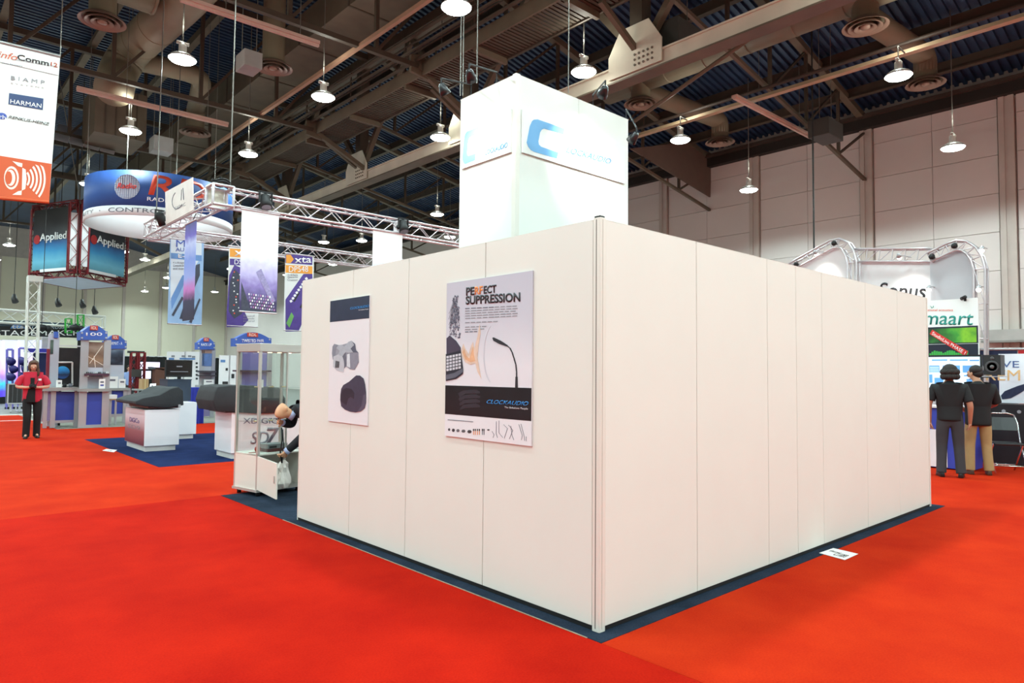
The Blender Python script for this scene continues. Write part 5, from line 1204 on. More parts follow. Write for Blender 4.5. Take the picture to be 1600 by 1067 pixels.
# ================================================================ booths on the right
c = 9.75
t = thing('demo_counter', 'white and royal blue demo counter in front of the two men', 'counter', (c, .9, 0))
box('body', c, c+.55, .5, 1.75, .02, 1.0, mat('counter_blue', (52, 70, 178), .5), t); box('white_panel', c-.012, c, .86, 1.74, .03, .64, wlam, t); box('counter_top', c-.04, c+.6, .46, 1.79, 1.0, 1.03, wlam, t); box('red_strip', c-.014, c, 1.2, 1.74, .66, .7, redI, t)
X = 10.5
t = thing('display_screen', 'wide flat screen with blue and white software windows behind the men', 'screen', onX(1492, 612, X))
pX('bezel', X, 1448, 555, 1535, 612, .06, blackm, t); pX('picture', X-.004, 1451, 558, 1532, 609.5, .004, mat('screen_white', (214, 232, 248), .3, var=.02, emit=.55), t)
scb = mat('screen_blue', (96, 150, 206), .3, var=0, emit=.35)
for x0, y0, x1, y1 in ((1452, 571, 1468, 582), (1473, 571, 1500, 580), (1504, 571, 1530, 582), (1456, 561.5, 1480, 563.5), (1484, 561.5, 1512, 563.5), (1515, 562, 1530, 564), (1452, 585, 1457, 598), (1506, 586, 1528, 588), (1460, 590, 1474, 602), (1510, 592, 1530, 604)): pX('window', X-.008, x0, y0, x1, y1, .004, scb, t)
for i in range(6): pX('window_line', X-.011, 1453, 573+i*1.6, 1467, 573.6+i*1.6, .003, mat('screen_white'), t)
P = onX(1492, 612, X); rod('stand', (X+.05, P.y, .02), (X+.05, P.y, P.z+.2), .04, blackm, t); MB().lathe([(.13, .0), (.12, .02), (.05, .04)], (X+.05, P.y, .003), 20).build('stand_base', blackm, t)
X = 10.9
t = thing('product_sign', 'tall white sign with teal lettering and green spectrum pictures', 'sign', onX(1490, 556, X))
pX('board', X, 1449, 470, 1530, 560, .04, bwhite, t)
teal = mat('ink_teal', (20, 136, 124), .5, var=0)
prect('Smaart', 'X', X, 1429, 486, 1521, 507, teal, t, off=.003, shear=.15, bold=.005); prect('rational acoustics', 'X', X, 1447, 482.5, 1489, 486, redI, t, off=.003)
ppoly('leaf_mark', 'X', X, [(1453, 477), (1456, 482), (1459, 480), (1459, 477), (1457, 481)], .004, teal, t)
spec = P3('spectrum_print', [(0, (24, 70, 24)), (.3, (50, 130, 36)), (.5, (130, 190, 40)), (.7, (60, 150, 50)), (1, (20, 60, 34))], 'Y', .2, 1.4, .4, 0, .6, 5)
pX('picture_frame', X-.004, 1450, 511.5, 1528.5, 536, .004, mat('ink_navyblack', (20, 24, 44), .4), t); pX('green_picture', X-.008, 1451, 514, 1526, 534.5, .004, spec, t)
pX('picture_frame', X-.004, 1450, 538.5, 1528.5, 556, .004, mat('ink_navyblack'), t)
random.seed(12)
for i in range(18): h_ = 3+6*abs(math.sin(i*.5))*random.uniform(.5, 1); pX('spectrum_bar', X-.008, 1452+i*3.4, 555-h_, 1455+i*3.4, 555, .004, mat('bar_green', (60, 170, 70), .4), t)
q = [(1453, 522), (1457, 515), (1513, 549), (1509, 557)]
ppoly('red_ribbon', 'X', X, q, .012, mat('ribbon_red', (204, 40, 34), .5), t, .004)
ptext('StudioLive PHASE 1', 'X', X, (1458.5, 518), (1510, 549.5), (1456, 522.5), whiteI, t, off=.017, bold=.005)
P = onX(1490, 556, X); rod('upright', (X+.06, P.y-.3, .01), (X+.06, P.y-.3, P.z+.3), .03, kal, t); rod('upright', (X+.06, P.y+.3, .01), (X+.06, P.y+.3, P.z+.3), .03, kal, t)
P = onX(1508, 469, X); o = thing('clip_lamp', 'small dark clip lamp on the top edge of the teal-lettered sign', 'lamp', P); MB().tube([P+Vector((-.02, .05, .03)), P+Vector((-.1, -.03, .05))], .03, 10).build('head', blackm, o, True); MB().box(P.x, P.x+.04, P.y-.02, P.y+.02, P.z-.02, P.z+.03).build('clip', blackm, o)
X = 10.2
t = thing('studio_monitor', 'black studio loudspeaker on a bracket beside the wide screen', 'loudspeaker', onX(1550, 587, X))
pX('cabinet', X, 1536, 554.5, 1564, 586, .26, mat('speaker_black', (28, 26, 28), .45), t); P = onX(1550, 573, X)
MB().lathe([(.07, .0), (.095, -.008), (.1, -.004), (.1, 0)], P, 24, 'X').build('woofer', mat('cone_grey', (62, 60, 62), .4), t, True); MB().lathe([(.03, .0), (.03, -.008), (.01, -.014)], P, 16, 'X').build('dust_cap', mat('cone_light', (90, 86, 86), .4), t, True); P2 = onX(1550, 560, X); MB().lathe([(.03, 0), (.028, -.006), (.008, -.008)], P2, 16, 'X').build('tweeter', mat('cone_grey'), t, True)
P = onX(1550, 587.5, X); box('bracket', X-.02, X+.28, P.y-.16, P.y+.16, P.z-.015, P.z, kal, t); rod('bracket_arm', (X+.26, P.y+.1, P.z-.01), (10.53, .62, P.z-.01), .02, blackm, t)
X = 11.3
t = thing('backdrop_display', 'white backdrop panel with navy and peach lettering and dark device picture', 'panel', onX(1590, 632, X))
pX('panel', X, 1560, 553, 1650, 632, .05, mat('panel_white', (226, 231, 240), .4), t); prect('LIVE', 'X', X, 1549, 564, 1592.5, 574, mat('ink_steelnavy', (70, 96, 150), .5, var=0), t, off=.004); prect('REM', 'X', X, 1541, 578, 1594, 594, mat('ink_peach', (226, 184, 128), .5, var=0), t, off=.004, bold=.01)
ppoly('device_picture', 'X', X, [(1564, 618), (1570, 611), (1590, 603), (1600, 600), (1606, 604), (1598, 612), (1580, 622), (1566, 624)], .004, mat('device_navy', (40, 48, 76), .4, var=.2, scale=20), t)
P = onX(1590, 632, X); box('desk', X-.1, X+.5, P.y-1.2, P.y+.55, .02, P.z, mat('desk_black', (30, 26, 30), .5), t)
for i in range(3): rod('desk_stud', (X-.1, P.y+.4-i*.22, P.z-.12), (X-.115, P.y+.4-i*.22, P.z-.12), .03, kal, t)
t = thing('drape_rail', 'navy and red drape top behind the white backdrop panel', 'drape', onX(1560, 555, 15)); pX('navy_cloth', 15.5, 1528, 546, 1591, 640, .06, mat('drape_navy', (34, 44, 76), .8), t); pX('red_cloth', 15.5, 1591, 545, 1660, 640, .06, mat('drape_red', (176, 34, 40), .8), t); rod('rail', onX(1528, 546, 15.5), onX(1660, 544.5, 15.5), .03, kal, t)
for x in (1530, 1655): q_ = onX(x, 545, 15.5); rod('post', (q_.x+.05, q_.y, 0), (q_.x+.05, q_.y, q_.z), .03, kal, t)
# wall duct at right
t = thing('cable_trunking', 'grey horizontal trunking fixed along the pale right-hand wall', 'trunking', onX(1570, 525, 21.7)); a, b_ = onX(1533, 516, 21.6), onX(1600, 531, 21.6); box('trunk', 21.55, 21.9, -9, a.y, b_.z, a.z, mat('trunk_grey', (176, 174, 170), .5), t); box('lip', 21.53, 21.9, -9, a.y, b_.z-.06, b_.z, mat('trunk_lip', (140, 136, 132), .5), t)

# fabric booth with curved truss
fab = mat('white_fabric', (226, 226, 228), .7, var=.02, scale=1.5); fabg = mat('grey_fabric', (186, 190, 196), .7, var=.04, scale=1.5)
X = 15.0
def ladder(t, pts, w_, dx=.0, m=tru):
    P_ = [onX(x, y, X+dx) for x, y in pts]; L_ = []; R_ = []
    for i, p in enumerate(P_):
        d = (P_[min(i+1, len(P_)-1)]-P_[max(i-1, 0)]).normalized(); n = Vector((1, 0, 0)).cross(d).normalized()
        L_.append(p+n*w_/2); R_.append(p-n*w_/2)
    for S in (L_, R_):
        for off in (0, .22): MB().tube([q+Vector((off, 0, 0)) for q in S], .026, 8).build('chord', m, t, True)
    for a, b_ in zip(L_, R_):
        rod('rung', a, b_, .014, m, t, 6); rod('rung', a, a+Vector((.22, 0, 0)), .014, m, t, 6); rod('rung', b_, b_+Vector((.22, 0, 0)), .014, m, t, 6)
    for i in range(len(L_)-1): rod('brace', L_[i], R_[i+1], .012, m, t, 6)
def arc(c0, r, a0, a1, n): return [(c0[0]+r*math.cos(a0+(a1-a0)*i/n), c0[1]-r*math.sin(a0+(a1-a0)*i/n)) for i in range(n+1)]
def down(x, y, X=X):
    yb = px((X, onX(x, y, X).y, .03))[1]; return [(x, y+(yb-y)*i/5) for i in range(1, 6)]
t = thing('fabric_booth_frame', 'curved silver truss frame nearer the booth wall with white fabric', 'booth frame', onX(1290, 640, X))
pth = [(1226, 424), (1244, 412), (1262, 402), (1280, 392), (1298, 382)]+[(1310, 379), (1320, 384), (1327, 395), (1331, 410)]
ladder(t, pth+down(1331, 410), .22)
q = [onX(1226, 430, X+.1), onX(1300, 388, X+.1), onX(1313, 387, X+.1), onX(1321, 396, X+.1), onX(1325, 410, X+.1)]
MB().prism(q+[Vector((X+.1, q[-1].y, .05)), Vector((X+.1, q[0].y, .05))], (.02, 0, 0)).build('fabric', fab, t)
t = thing('fabric_booth_frame', 'curved silver truss frame behind the teal-lettered sign with grey fabric', 'booth frame', onX(1490, 640, X))
pth = [(1452, 402), (1466, 395), (1480, 388), (1494, 383)]+[(1506, 384), (1517, 391), (1525, 403), (1530, 420)]
ladder(t, pth+down(1530, 420), .22)
q = [onX(1453, 410, X+.1), onX(1492, 391, X+.1), onX(1506, 392, X+.1), onX(1515, 402, X+.1), onX(1521, 425, X+.1)]
MB().prism(q+[Vector((X+.1, q[-1].y, .05)), Vector((X+.1, q[0].y, .05))], (.02, 0, 0)).build('fabric', fabg, t)
t = thing('fabric_booth_wall', 'white fabric booth wall with black lettering between the curved frames', 'booth wall', onX(1400, 600, X+.2))
ladder(t, [(1334+i*20.0, 398.5+i*.0) for i in range(7)], .32, .2)
q = [onX(1334, 409, X+.3), onX(1456, 408, X+.3)]
MB().prism([q[0], q[1], Vector((X+.3, q[1].y, .05)), Vector((X+.3, q[0].y, .05))], (.02, 0, 0)).build('fabric', fab, t)
ptext('Sonus', 'X', X+.3, (1373, 441), (1447, 443), (1373, 464), ink, t, off=.006, shear=.18, bold=.008)
def small_lamp(label, P, aim=None, W=0):
    o = thing('truss_spotlight', label, 'spotlight', P); d = Vector(aim or (0, 0, -1)).normalized()
    MB().tube([P-d*.1, P-d*.06, P], [.03, .05, .055], 10).build('head', kal, o, True); MB().ball(P+d*.01, .05, n=10, m=6).build('bulb', mat('spot_glow'), o, True); rod('arm', P-d*.08, Vector((15.25, P.y, P.z+.1)), .012, kal, o, 6)
    if W:
        ld = bpy.data.lights.new('spot_light', 'SPOT'); ld.energy = W; ld.spot_size = math.radians(70); ld.spot_blend = .9; ld.shadow_soft_size = .05; ld.color = (1, .96, .86)
        lo = bpy.data.objects.new('spot_light', ld); lo.matrix_basis = Matrix.Translation(P+d*.08) @ d.to_track_quat('-Z', 'Y').to_matrix().to_4x4(); _link(lo, o)
small_lamp('small bright spotlight above the black lettering on white fabric', onX(1405, 402, X-.6), (.75, 0, -.8), 60)
small_lamp('small bright spotlight on the curved frame nearer the booth wall', onX(1275, 396, X-.5), (.7, 0, -.7), 50)
small_lamp('small bright spotlight where the lettered wall meets the grey fabric', onX(1451, 452, X-.3), (-.3, 0, -.6), 0)
small_lamp('small bright spotlight on the outer leg of the grey fabric frame', onX(1529, 452, X-.3), (-.3, 0, -.6), 0)
small_lamp('small bright spotlight at the shoulder of the grey fabric frame', onX(1534, 391, X-.2), (-.3, 0, -.6), 0)
for k, (x, y) in enumerate(((1303, 380), (1456, 401), (1491, 384), (1244, 413))):
    P = onX(x, y, X-.05); o = thing('truss_clamp', 'black clamp knob on the curved truss, %s' % ('at the near shoulder', 'at the middle joint', 'at the grey fabric crest', 'at the low near end')[k], 'clamp', P); MB().ball(P, .07, n=8, m=6).build('knob', blackm, o, True); rod('bolt', P, P+Vector((.2, 0, 0)), .02, blackm, o)

# folding chair and swivel chair
chromeC = mat('chair_chrome', (214, 212, 214), .15, .9, var=0); vinyl = mat('black_vinyl', (26, 25, 28), .35)
T = Matrix.Translation((10.15, .16, 0)) @ Matrix.Rotation(math.radians(-62), 4, 'Z')
t = thing('folding_chair', 'chrome-framed folding chair with black padded seat and back', 'chair', (10.15, .16, 0))
for s in (-.22, .22):
    MB(T).tube([(s, -.3, .012), (s, .02, .45), (s, .16, .78), (s*.85, .19, .9)], .012, 8).build('leg', chromeC, t, True); MB(T).tube([(s*.9, .26, .012), (s*.9, -.16, .46)], .012, 8).build('leg', chromeC, t, True)
for y, z in ((-.22, .12), (.2, .1)): MB(T).tube([(-.21, y, z), (.21, y, z)], .01, 8).build('crossbar', chromeC, t, True)
MB(T).tube([(-.187, .19, .9), (-.1, .2, .93), (.1, .2, .93), (.187, .19, .9)], .012, 8).build('top_rail', chromeC, t, True)
MB(T).box(-.2, .2, -.22, .17, .44, .475).build('seat', vinyl, t, False, .012)
bk_ = MB(T); bk_.add([(x, y+.03*math.cos(x*7), z) for z, y in ((.66, .08), (.86, .16)) for yo in (0,) for x in (-.2, -.1, 0, .1, .2)]+[(x, y+.025+.03*math.cos(x*7), z) for z, y in ((.66, .08), (.86, .16)) for x in (-.2, -.1, 0, .1, .2)],
       [(i, i+1, i+6, i+5) for i in range(4)]+[(10+i+5, 10+i+6, 10+i+1, 10+i) for i in range(4)]+[(i+5, i+6, i+16, i+15) for i in range(4)]+[(i+10, i+11, i+1, i) for i in range(4)]+[(0, 5, 15, 10), (4, 14, 19, 9)])
bk_.build('backrest', vinyl, t)
_q = onZ(1572, 712); SP = (_q.x, _q.y, 0); print('SP', SP); t = thing('swivel_chair', 'black swivel office chair on a five-star base', 'chair', SP)
for i in range(5):
    a = i*2*PI/5+.4; e = Vector((SP[0]+.3*math.cos(a), SP[1]+.3*math.sin(a), .07)); MB().tube([(SP[0], SP[1], .13), e], [.03, .02], 8).build('base_arm', blackm, t, True); MB().lathe([(.028, -.02), (.028, .02)], (e.x, e.y, .03), 12, 'Y').build('caster', blackm, t)
rod('gas_lift', (SP[0], SP[1], .12), (SP[0], SP[1], .44), .03, blackm, t); MB().box(SP[0]-.25, SP[0]+.25, SP[1]-.25, SP[1]+.25, .43, .52).build('seat', vinyl, t, False, .03); MB().box(SP[0]-.22, SP[0]+.22, SP[1]+.2, SP[1]+.27, .6, .98).build('backrest', vinyl, t, False, .025); rod('back_stem', (SP[0], SP[1]+.2, .48), (SP[0], SP[1]+.25, .7), .025, blackm, t)

# ================================================================ people
def skin(name, pts, edges, m, parent, T, sub=2, root=None):
    pts = dict(pts); edges = list(edges)
    if name not in ('body',):
        for k in list(pts):
            nb = [b if a == k else a for a, b in edges if k in (a, b)]
            if len(nb) == 1:
                d_ = (Vector(pts[k][:3])-Vector(pts[nb[0]][:3])).normalized()*.012; pts[k+'_e'] = tuple(Vector(pts[k][:3])+d_)+tuple(pts[k][3:]); edges.append((k, k+'_e'))
    keys = list(pts); idx = {k: i for i, k in enumerate(keys)}
    me = bpy.data.meshes.new(name); me.from_pydata([tuple(T @ Vector(pts[k][:3])) for k in keys], [(idx[a], idx[b]) for a, b in edges], [])
    o = bpy.data.objects.new(name, me); COL.objects.link(o)
    o.modifiers.new('skin', 'SKIN').use_smooth_shade = True
    for k in keys:
        p = pts[k]; d = me.skin_vertices[0].data[idx[k]]; d.radius = (p[3], p[4] if len(p) > 4 else p[3]); d.use_root = (k == (root or keys[0]))
    ss = o.modifiers.new('sub', 'SUBSURF'); ss.levels = sub; ss.render_levels = sub
    bpy.context.view_layer.update()
    dg = bpy.context.evaluated_depsgraph_get(); m2 = bpy.data.meshes.new_from_object(o.evaluated_get(dg))
    bpy.data.objects.remove(o); m2.name = name; m2.materials.clear(); m2.materials.append(m)
    for p in m2.polygons: p.use_smooth = True
    return _link(bpy.data.objects.new(name, m2), parent)
def chain(*ks): return list(zip(ks[:-1], ks[1:]))
def lerp(a, b, t_): return tuple(a[i]+(b[i]-a[i])*t_ for i in range(3))
def add_hand(pts, edges, wrist, direction, palmn, side, curl=.5, k=''):
    """palm and five fingers from the wrist point; direction = along the hand, palmn = palm normal"""
    w_ = Vector(wrist); d = Vector(direction).normalized(); n = Vector(palmn); n = (n-d*n.dot(d)).normalized(); s = d.cross(n)*side
    pk = 'palm'+k; pts[pk] = tuple(w_+d*.06)+(.034, .018); edges.append(('wrist'+k, pk))
    for i, (off, L_) in enumerate(((-.03, .062), (-.01, .072), (.011, .068), (.03, .054))):
        a = 'f%d%s' % (i, k); base = w_+d*.095+s*off; mid = base+d*L_*.5*math.cos(curl)+n*L_*.5*math.sin(curl); tip = mid+d*L_*.5*math.cos(curl*2.1)+n*L_*.5*math.sin(curl*2.1)
        pts[a+'a'] = tuple(base)+(.0095,); pts[a+'b'] = tuple(mid)+(.0088,); pts[a+'c'] = tuple(tip)+(.0075,); edges += chain(pk, a+'a', a+'b', a+'c')
    tb = w_+d*.04-s*.034+n*.008; tm = tb+d*.03-s*.02+n*.012; tt = tm+d*.028-s*.004+n*.012
    pts['t1'+k] = tuple(tb)+(.013,); pts['t2'+k] = tuple(tm)+(.0105,); pts['t3'+k] = tuple(tt)+(.0085,); edges += chain(pk, 't1'+k, 't2'+k, 't3'+k)
def person(label, T, J, S, clothes, hair, skinc, palms=None, curl=.6, hs=(.078, .098)):
    """J: joints in the local frame (x = right, y = forward, z = up)."""
    t = thing('person', label, 'person', T.translation); sm = mat('skin_%d' % skinc[0], skinc, .5, var=.05, scale=12)
    hd = Vector(J['head']); nk = Vector(J['neck']); up = (hd-nk).normalized(); fw = Vector(J.get('face', (0, 1, 0))); fw = (fw-up*fw.dot(up)).normalized()
    P_ = {'pelvis': J['pelvis']+(.13*S, .1*S), 'waist': J['waist']+(.12*S, .09*S), 'chest': J['chest']+(.125*S, .09*S), 'upper': lerp(J['upper'], J['chest'], .2)+(.075*S, .062*S), 'neck': J['neck']+(.052, .052),
          'jaw': tuple(hd-up*.06+fw*.018)+(.062, .07), 'head': tuple(hd+up*.015)+(hs[0], hs[1]*.92), 'crown': tuple(hd+up*.075-fw*.008)+(hs[0]*.8, hs[1]*.8), 'nose': tuple(hd-up*.018+fw*.112)+(.012, .014)}
    E = chain('pelvis', 'waist', 'chest', 'upper', 'neck', 'jaw', 'head', 'crown')+[('head', 'nose')]
    for k, sd in (('L', -1), ('R', 1)):
        P_['sh'+k] = lerp(J['sh'+k], J['el'+k], .1)+(.046*S,); P_['el'+k] = J['el'+k]+(.043*S,); P_['wrist'+k] = J['wr'+k]+(.028,)
        E += chain('upper', 'sh'+k, 'el'+k, 'wrist'+k)
        P_['hip'+k] = J['hip'+k]+(.09*S,); P_['kn'+k] = J['kn'+k]+(.06*S,); P_['an'+k] = J['an'+k]+(.034*S,); P_['toe'+k] = J['toe'+k]+(.016,)
        E += chain('pelvis', 'hip'+k, 'kn'+k, 'an'+k, 'toe'+k)
        d = Vector(J['wr'+k])-Vector(J['el'+k]); hdv = Vector(J.get('hd'+k, d)); add_hand(P_, E, J['wr'+k], hdv, (palms or {}).get(k, (-sd, 0, 0)), sd, curl, k)
    body = skin('body', P_, E, sm, t, T, 2, 'pelvis')
    # face and ears
    rt = fw.cross(up)
    for s in (-1, 1):
        MB(T).ball(hd+rt*s*hs[0]*.98-up*.015, .012, .02, .03, 8, 6).build('ear', sm, t, True)
        MB(T).ball(hd+rt*s*.03+fw*(hs[1]*.9)+up*.008, .012, .01, .007, 8, 6).build('eye', mat('eye_dark', (40, 30, 28), .3), t, True)
    MB(T).tube([hd-up*.06+fw*(hs[1]*.93)+rt*q for q in (-.022, 0, .022)], .006, 6).build('mouth', mat('lip', (160, 84, 78), .5), t, True)
    for spec_ in clothes:
        nm, m_, pts, ed, rt_ = spec_; skin(nm, pts, ed, m_, t, T, 2, rt_)
    return t
def shoes(t, T, J, m, sz=1.):
    for k in 'LR':
        a = Vector(J['an'+k]); o = Vector(J['toe'+k]); d = (o-a); d.z = 0; d.normalize(); s = Vector((d.y, -d.x, 0)); h = a-d*.07; h.z = 0; z0 = min(a.z-.085, o.z-.03)
        L_ = .275*sz; pr = []
        for q, w_, hh in ((0, .03, .06), (.1, .038, .075), (.35, .038, .085), (.6, .044, .06), (.85, .042, .045), (1., .022, .03)): pr.append((q*L_, w_*sz, hh))
        vs_ = []; fs_ = []
        for x, w_, hh in pr:
            b0 = h+d*x
            vs_ += [(b0+s*w_)+Vector((0, 0, z0)), (b0+s*w_*.75)+Vector((0, 0, z0+hh)), (b0-s*w_*.75)+Vector((0, 0, z0+hh)), (b0-s*w_)+Vector((0, 0, z0))]
        n = len(pr)
        for i in range(n-1):
            for kk in range(4): fs_.append((4*i+kk, 4*i+(kk+1) % 4, 4*i+4+(kk+1) % 4, 4*i+4+kk))
        fs_ += [(0, 1, 2, 3), (4*n-1, 4*n-2, 4*n-3, 4*n-4)]
        o_ = MB(T).add(vs_, fs_).build('shoe', m, t, True, .006)
def trousers(J, S, w=1., L=1.05): 
    P_ = {'pelvis': J['pelvis']+(.155*S, .115*S), 'waist': lerp(J['pelvis'], J['waist'], .85)+(.142*S, .106*S)}; E = [('pelvis', 'waist')]
    for k in 'LR':
        P_['hip'+k] = lerp(J['hip'+k], J['kn'+k], .08)+(.1*S*w,); P_['mid'+k] = lerp(J['hip'+k], J['kn'+k], .55)+(.088*S*w,); P_['kn'+k] = J['kn'+k]+(.076*S*w,); P_['sn'+k] = lerp(J['kn'+k], J['an'+k], .5)+(.07*S*w,); P_['an'+k] = lerp(J['kn'+k], J['an'+k], L)+(.07*S*w,)
        E += chain('pelvis', 'hip'+k, 'mid'+k, 'kn'+k, 'sn'+k, 'an'+k)
    return P_, E, 'pelvis'
def shirt(J, S, sleeve=.85, hem=.5, long_=False, w=1.):
    P_ = {'hem': lerp(J['waist'], J['pelvis'], hem*1.4)+(.165*S*w, .125*S*w), 'waist': J['waist']+(.158*S*w, .122*S*w), 'chest': J['chest']+(.168*S*w, .125*S*w), 'upper': lerp(J['upper'], J['chest'], .25)+(.13*S*w, .1*S*w), 'yoke': lerp(J['upper'], J['neck'], .3)+(.105*S, .09*S), 'collar': lerp(J['upper'], J['neck'], .85)+(.062, .064)}
    E = chain('hem', 'waist', 'chest', 'upper', 'yoke', 'collar')
    for k in 'LR':
        a = lerp(J['sh'+k], J['el'+k], .06)
        P_['sh'+k] = a+(.074*S*w,); P_['mid'+k] = lerp(J['sh'+k], J['el'+k], .5)+(.068*S*w,); P_['sl'+k] = lerp(J['sh'+k], J['el'+k], min(sleeve, 1.))+(.064*S*w,); E += chain('upper', 'sh'+k, 'mid'+k, 'sl'+k)
        if long_: P_['fa'+k] = lerp(J['el'+k], J['wr'+k], .5)+(.052*S*w,); P_['cf'+k] = lerp(J['el'+k], J['wr'+k], .92)+(.045*S,); E += chain('sl'+k, 'fa'+k, 'cf'+k)
    return P_, E, 'chest'
def hairball(t, T, parts, m, name='hair'):
    b = MB(T)
    for i, (c_, rx, ry, rz) in enumerate(parts): MB(T).ball(c_, rx, ry, rz, 14, 10).build(name, m, t, True)
JS = dict(pelvis=(0, 0, .9), waist=(0, .01, 1.06), chest=(0, .0, 1.25), upper=(0, -.015, 1.37), neck=(0, -.01, 1.45), head=(0, .02, 1.565),
          shL=(-.185, -.01, 1.36), shR=(.185, -.01, 1.36), elL=(-.25, -.05, 1.08), elR=(.25, -.05, 1.08), wrL=(-.26, .03, .84), wrR=(.26, .03, .84),
          hipL=(-.09, 0, .86), hipR=(.09, 0, .86), knL=(-.11, .02, .47), knR=(.11, .02, .47), anL=(-.125, -.03, .085), anR=(.125, -.03, .085), toeL=(-.15, .12, .035), toeR=(.15, .12, .035))
def J_(**k): d = dict(JS); d.update(k); return d
blk = mat('black_polo', (16, 16, 19), .8, var=.15, scale=9); grt = mat('charcoal_trousers', (50, 48, 52), .85, var=.08, scale=9); khk = mat('khaki_trousers', (164, 136, 92), .85, var=.06, scale=9); shb = mat('shoe_black', (20, 18, 20), .4); shbr = mat('shoe_brown', (70, 46, 34), .5)
# two men seen from behind, looking at the screen
def place(pxx, pyy, yaw): P = onZ(pxx, pyy); return Matrix.Translation((P.x, P.y, .003)) @ Matrix.Rotation(yaw, 4, 'Z')
# local y (forward) turns to face +X when yaw = -90 deg
T = place(1486, 745, math.radians(-70))
J = J_(elL=(-.27, -.02, 1.1), elR=(.26, -.06, 1.08), head=(.01, .015, 1.565))
sp = shirt(J, 1.08, .78, .95, w=1.05); tp = trousers(J, 1.05)
t = person('man with curly dark hair, black polo shirt and charcoal trousers seen from behind', T, J, 1.05, [('polo_shirt', blk)+sp, ('trousers', grt)+tp], None, (176, 122, 96)); shoes(t, T, J, shb)
hm = mat('curly_hair', (34, 26, 24), .75, var=.35, scale=40, bump=.8, bscale=60)
hd = Vector(J['head']); random.seed(21)
hairball(t, T, [(hd+Vector((0, -.025, .045)), .105, .115, .1)]+[(hd+Vector((.085*math.cos(a), -.03+.09*math.sin(a), z)), .05, .05, .05) for a in [-2.9+i*.55 for i in range(11)] for z in (-.05, .02) if math.sin(a) < .45], hm)
T = place(1530, 741, math.radians(-62))
J = J_(head=(-.03, .03, 1.57), face=(-.75, .7, 0), elL=(-.26, .04, 1.1), wrL=(-.15, .2, 1.0), elR=(.27, .06, 1.1), wrR=(.18, .24, 1.02))
sp = shirt(J, 1.1, .95, 1.35, w=1.08); tp = trousers(J, 1.02)
t = person('man with short dark hair, untucked black shirt and khaki trousers', T, J, 1.05, [('shirt', blk)+sp, ('trousers', khk)+tp], None, (186, 136, 108)); shoes(t, T, J, shbr)
hd = Vector(J['head']); hm2 = mat('short_hair', (28, 22, 22), .7, var=.25, scale=60)
fw = Vector((-.75, .7, 0)).normalized()
hairball(t, T, [(hd-fw*.025+Vector((0, 0, .05)), .09, .1, .082), (hd-fw*.05+Vector((0, 0, -.0)), .078, .075, .075)], hm2)
# woman in red walking towards the camera, looking at the camera she holds
P = onZ(48, 684); T = Matrix.Translation((P.x, P.y, .003)) @ Matrix.Rotation(math.atan2(CAM.y-P.y, CAM.x-P.x)-PI/2, 4, 'Z')
J = J_(head=(.0, .055, 1.565), neck=(0, .01, 1.455), face=(0, 1, -.45), elL=(-.29, .0, 1.11), elR=(.29, .0, 1.11), wrL=(-.1, .2, 1.1), wrR=(.1, .2, 1.1), hdL=(.9, .35, .1), hdR=(-.9, .35, .1),
       knL=(-.1, .03, .47), anL=(-.1, -.02, .085), toeL=(-.12, .12, .035), knR=(.08, .12, .47), anR=(.09, .1, .085), toeR=(.1, .25, .035), hipL=(-.095, 0, .86), hipR=(.095, 0, .86))
redS = mat('red_shirt', (196, 30, 58), .75, var=.1, scale=9); blkT = mat('black_top', (14, 14, 16), .85)
sp = shirt(J, 1.1, .8, 1.2, w=1.08); sp[0]['collar'] = lerp(J['upper'], J['neck'], .25)+(.06, .058); sp[0]['yoke'] = lerp(J['upper'], J['chest'], .15)+(.08, .07); sp[0]['upper'] = lerp(J['upper'], J['chest'], .55)+(.12, .1);
for k in 'LR': sp[0]['sh'+k] = lerp(J['sh'+k], J['el'+k], .12)+(.07,)
tp = trousers(J, 1.06, 1., 1.13); top = shirt(J, 1.0, .15, .9, w=1.02)
t = person('woman in open red shirt and black trousers looking down at a camera', T, J, 1.04, [('trousers', blkT)+tp], None, (214, 160, 134), {'L': (0, -.2, 1), 'R': (0, -.2, 1)}); shoes(t, T, J, shb)
rs = skin('red_shirt', sp[0], sp[1], redS, t, T, 2, sp[2])
# black top showing through the open front
fr_ = [(-.03, 1.31), (.05, 1.31), (.045, 1.2), (.08, 1.05), (.11, .9), (.105, .78), (-.055, .78), (-.05, .9), (-.05, 1.05), (-.025, 1.2)]
def yfront(z): return .158+(.01 if z < 1.2 else -.02*(z-1.2)/.16)
vs_ = [(x, yfront(z)+.012, z) for x, z in fr_]+[(x, .05, z) for x, z in fr_]; n = len(fr_)
MB(T).add(vs_, [tuple(range(n)), tuple(range(2*n-1, n-1, -1))]+[(i, (i+1) % n, n+(i+1) % n, n+i) for i in range(n)]).build('black_top', blkT, t)
MB(T).box(-.15, -.08, .15, .166, 1.25, 1.29).build('name_badge', ppr, t)
hmw = mat('brown_hair', (84, 54, 38), .7, var=.25, scale=50); hd = Vector(J['head'])
hairball(t, T, [(hd+Vector((0, -.02, .05)), .094, .105, .085), (hd+Vector((-.06, .0, -.02)), .04, .07, .1), (hd+Vector((.06, .0, -.02)), .04, .07, .1), (hd+Vector((0, .06, .07)), .06, .045, .035), (hd+Vector((-.09, .04, -.13)), .028, .03, .1)], hmw)
MB(T).tube([(-.07, .1, 1.4), (-.09, .2, 1.25), (-.05, .24, 1.12)], .007, 6).build('camera_strap', blackm, t, True)
CP = T @ Vector((0, .27, 1.13)); cm = thing('photo_camera', 'black camera held by the woman in red', 'camera', CP)
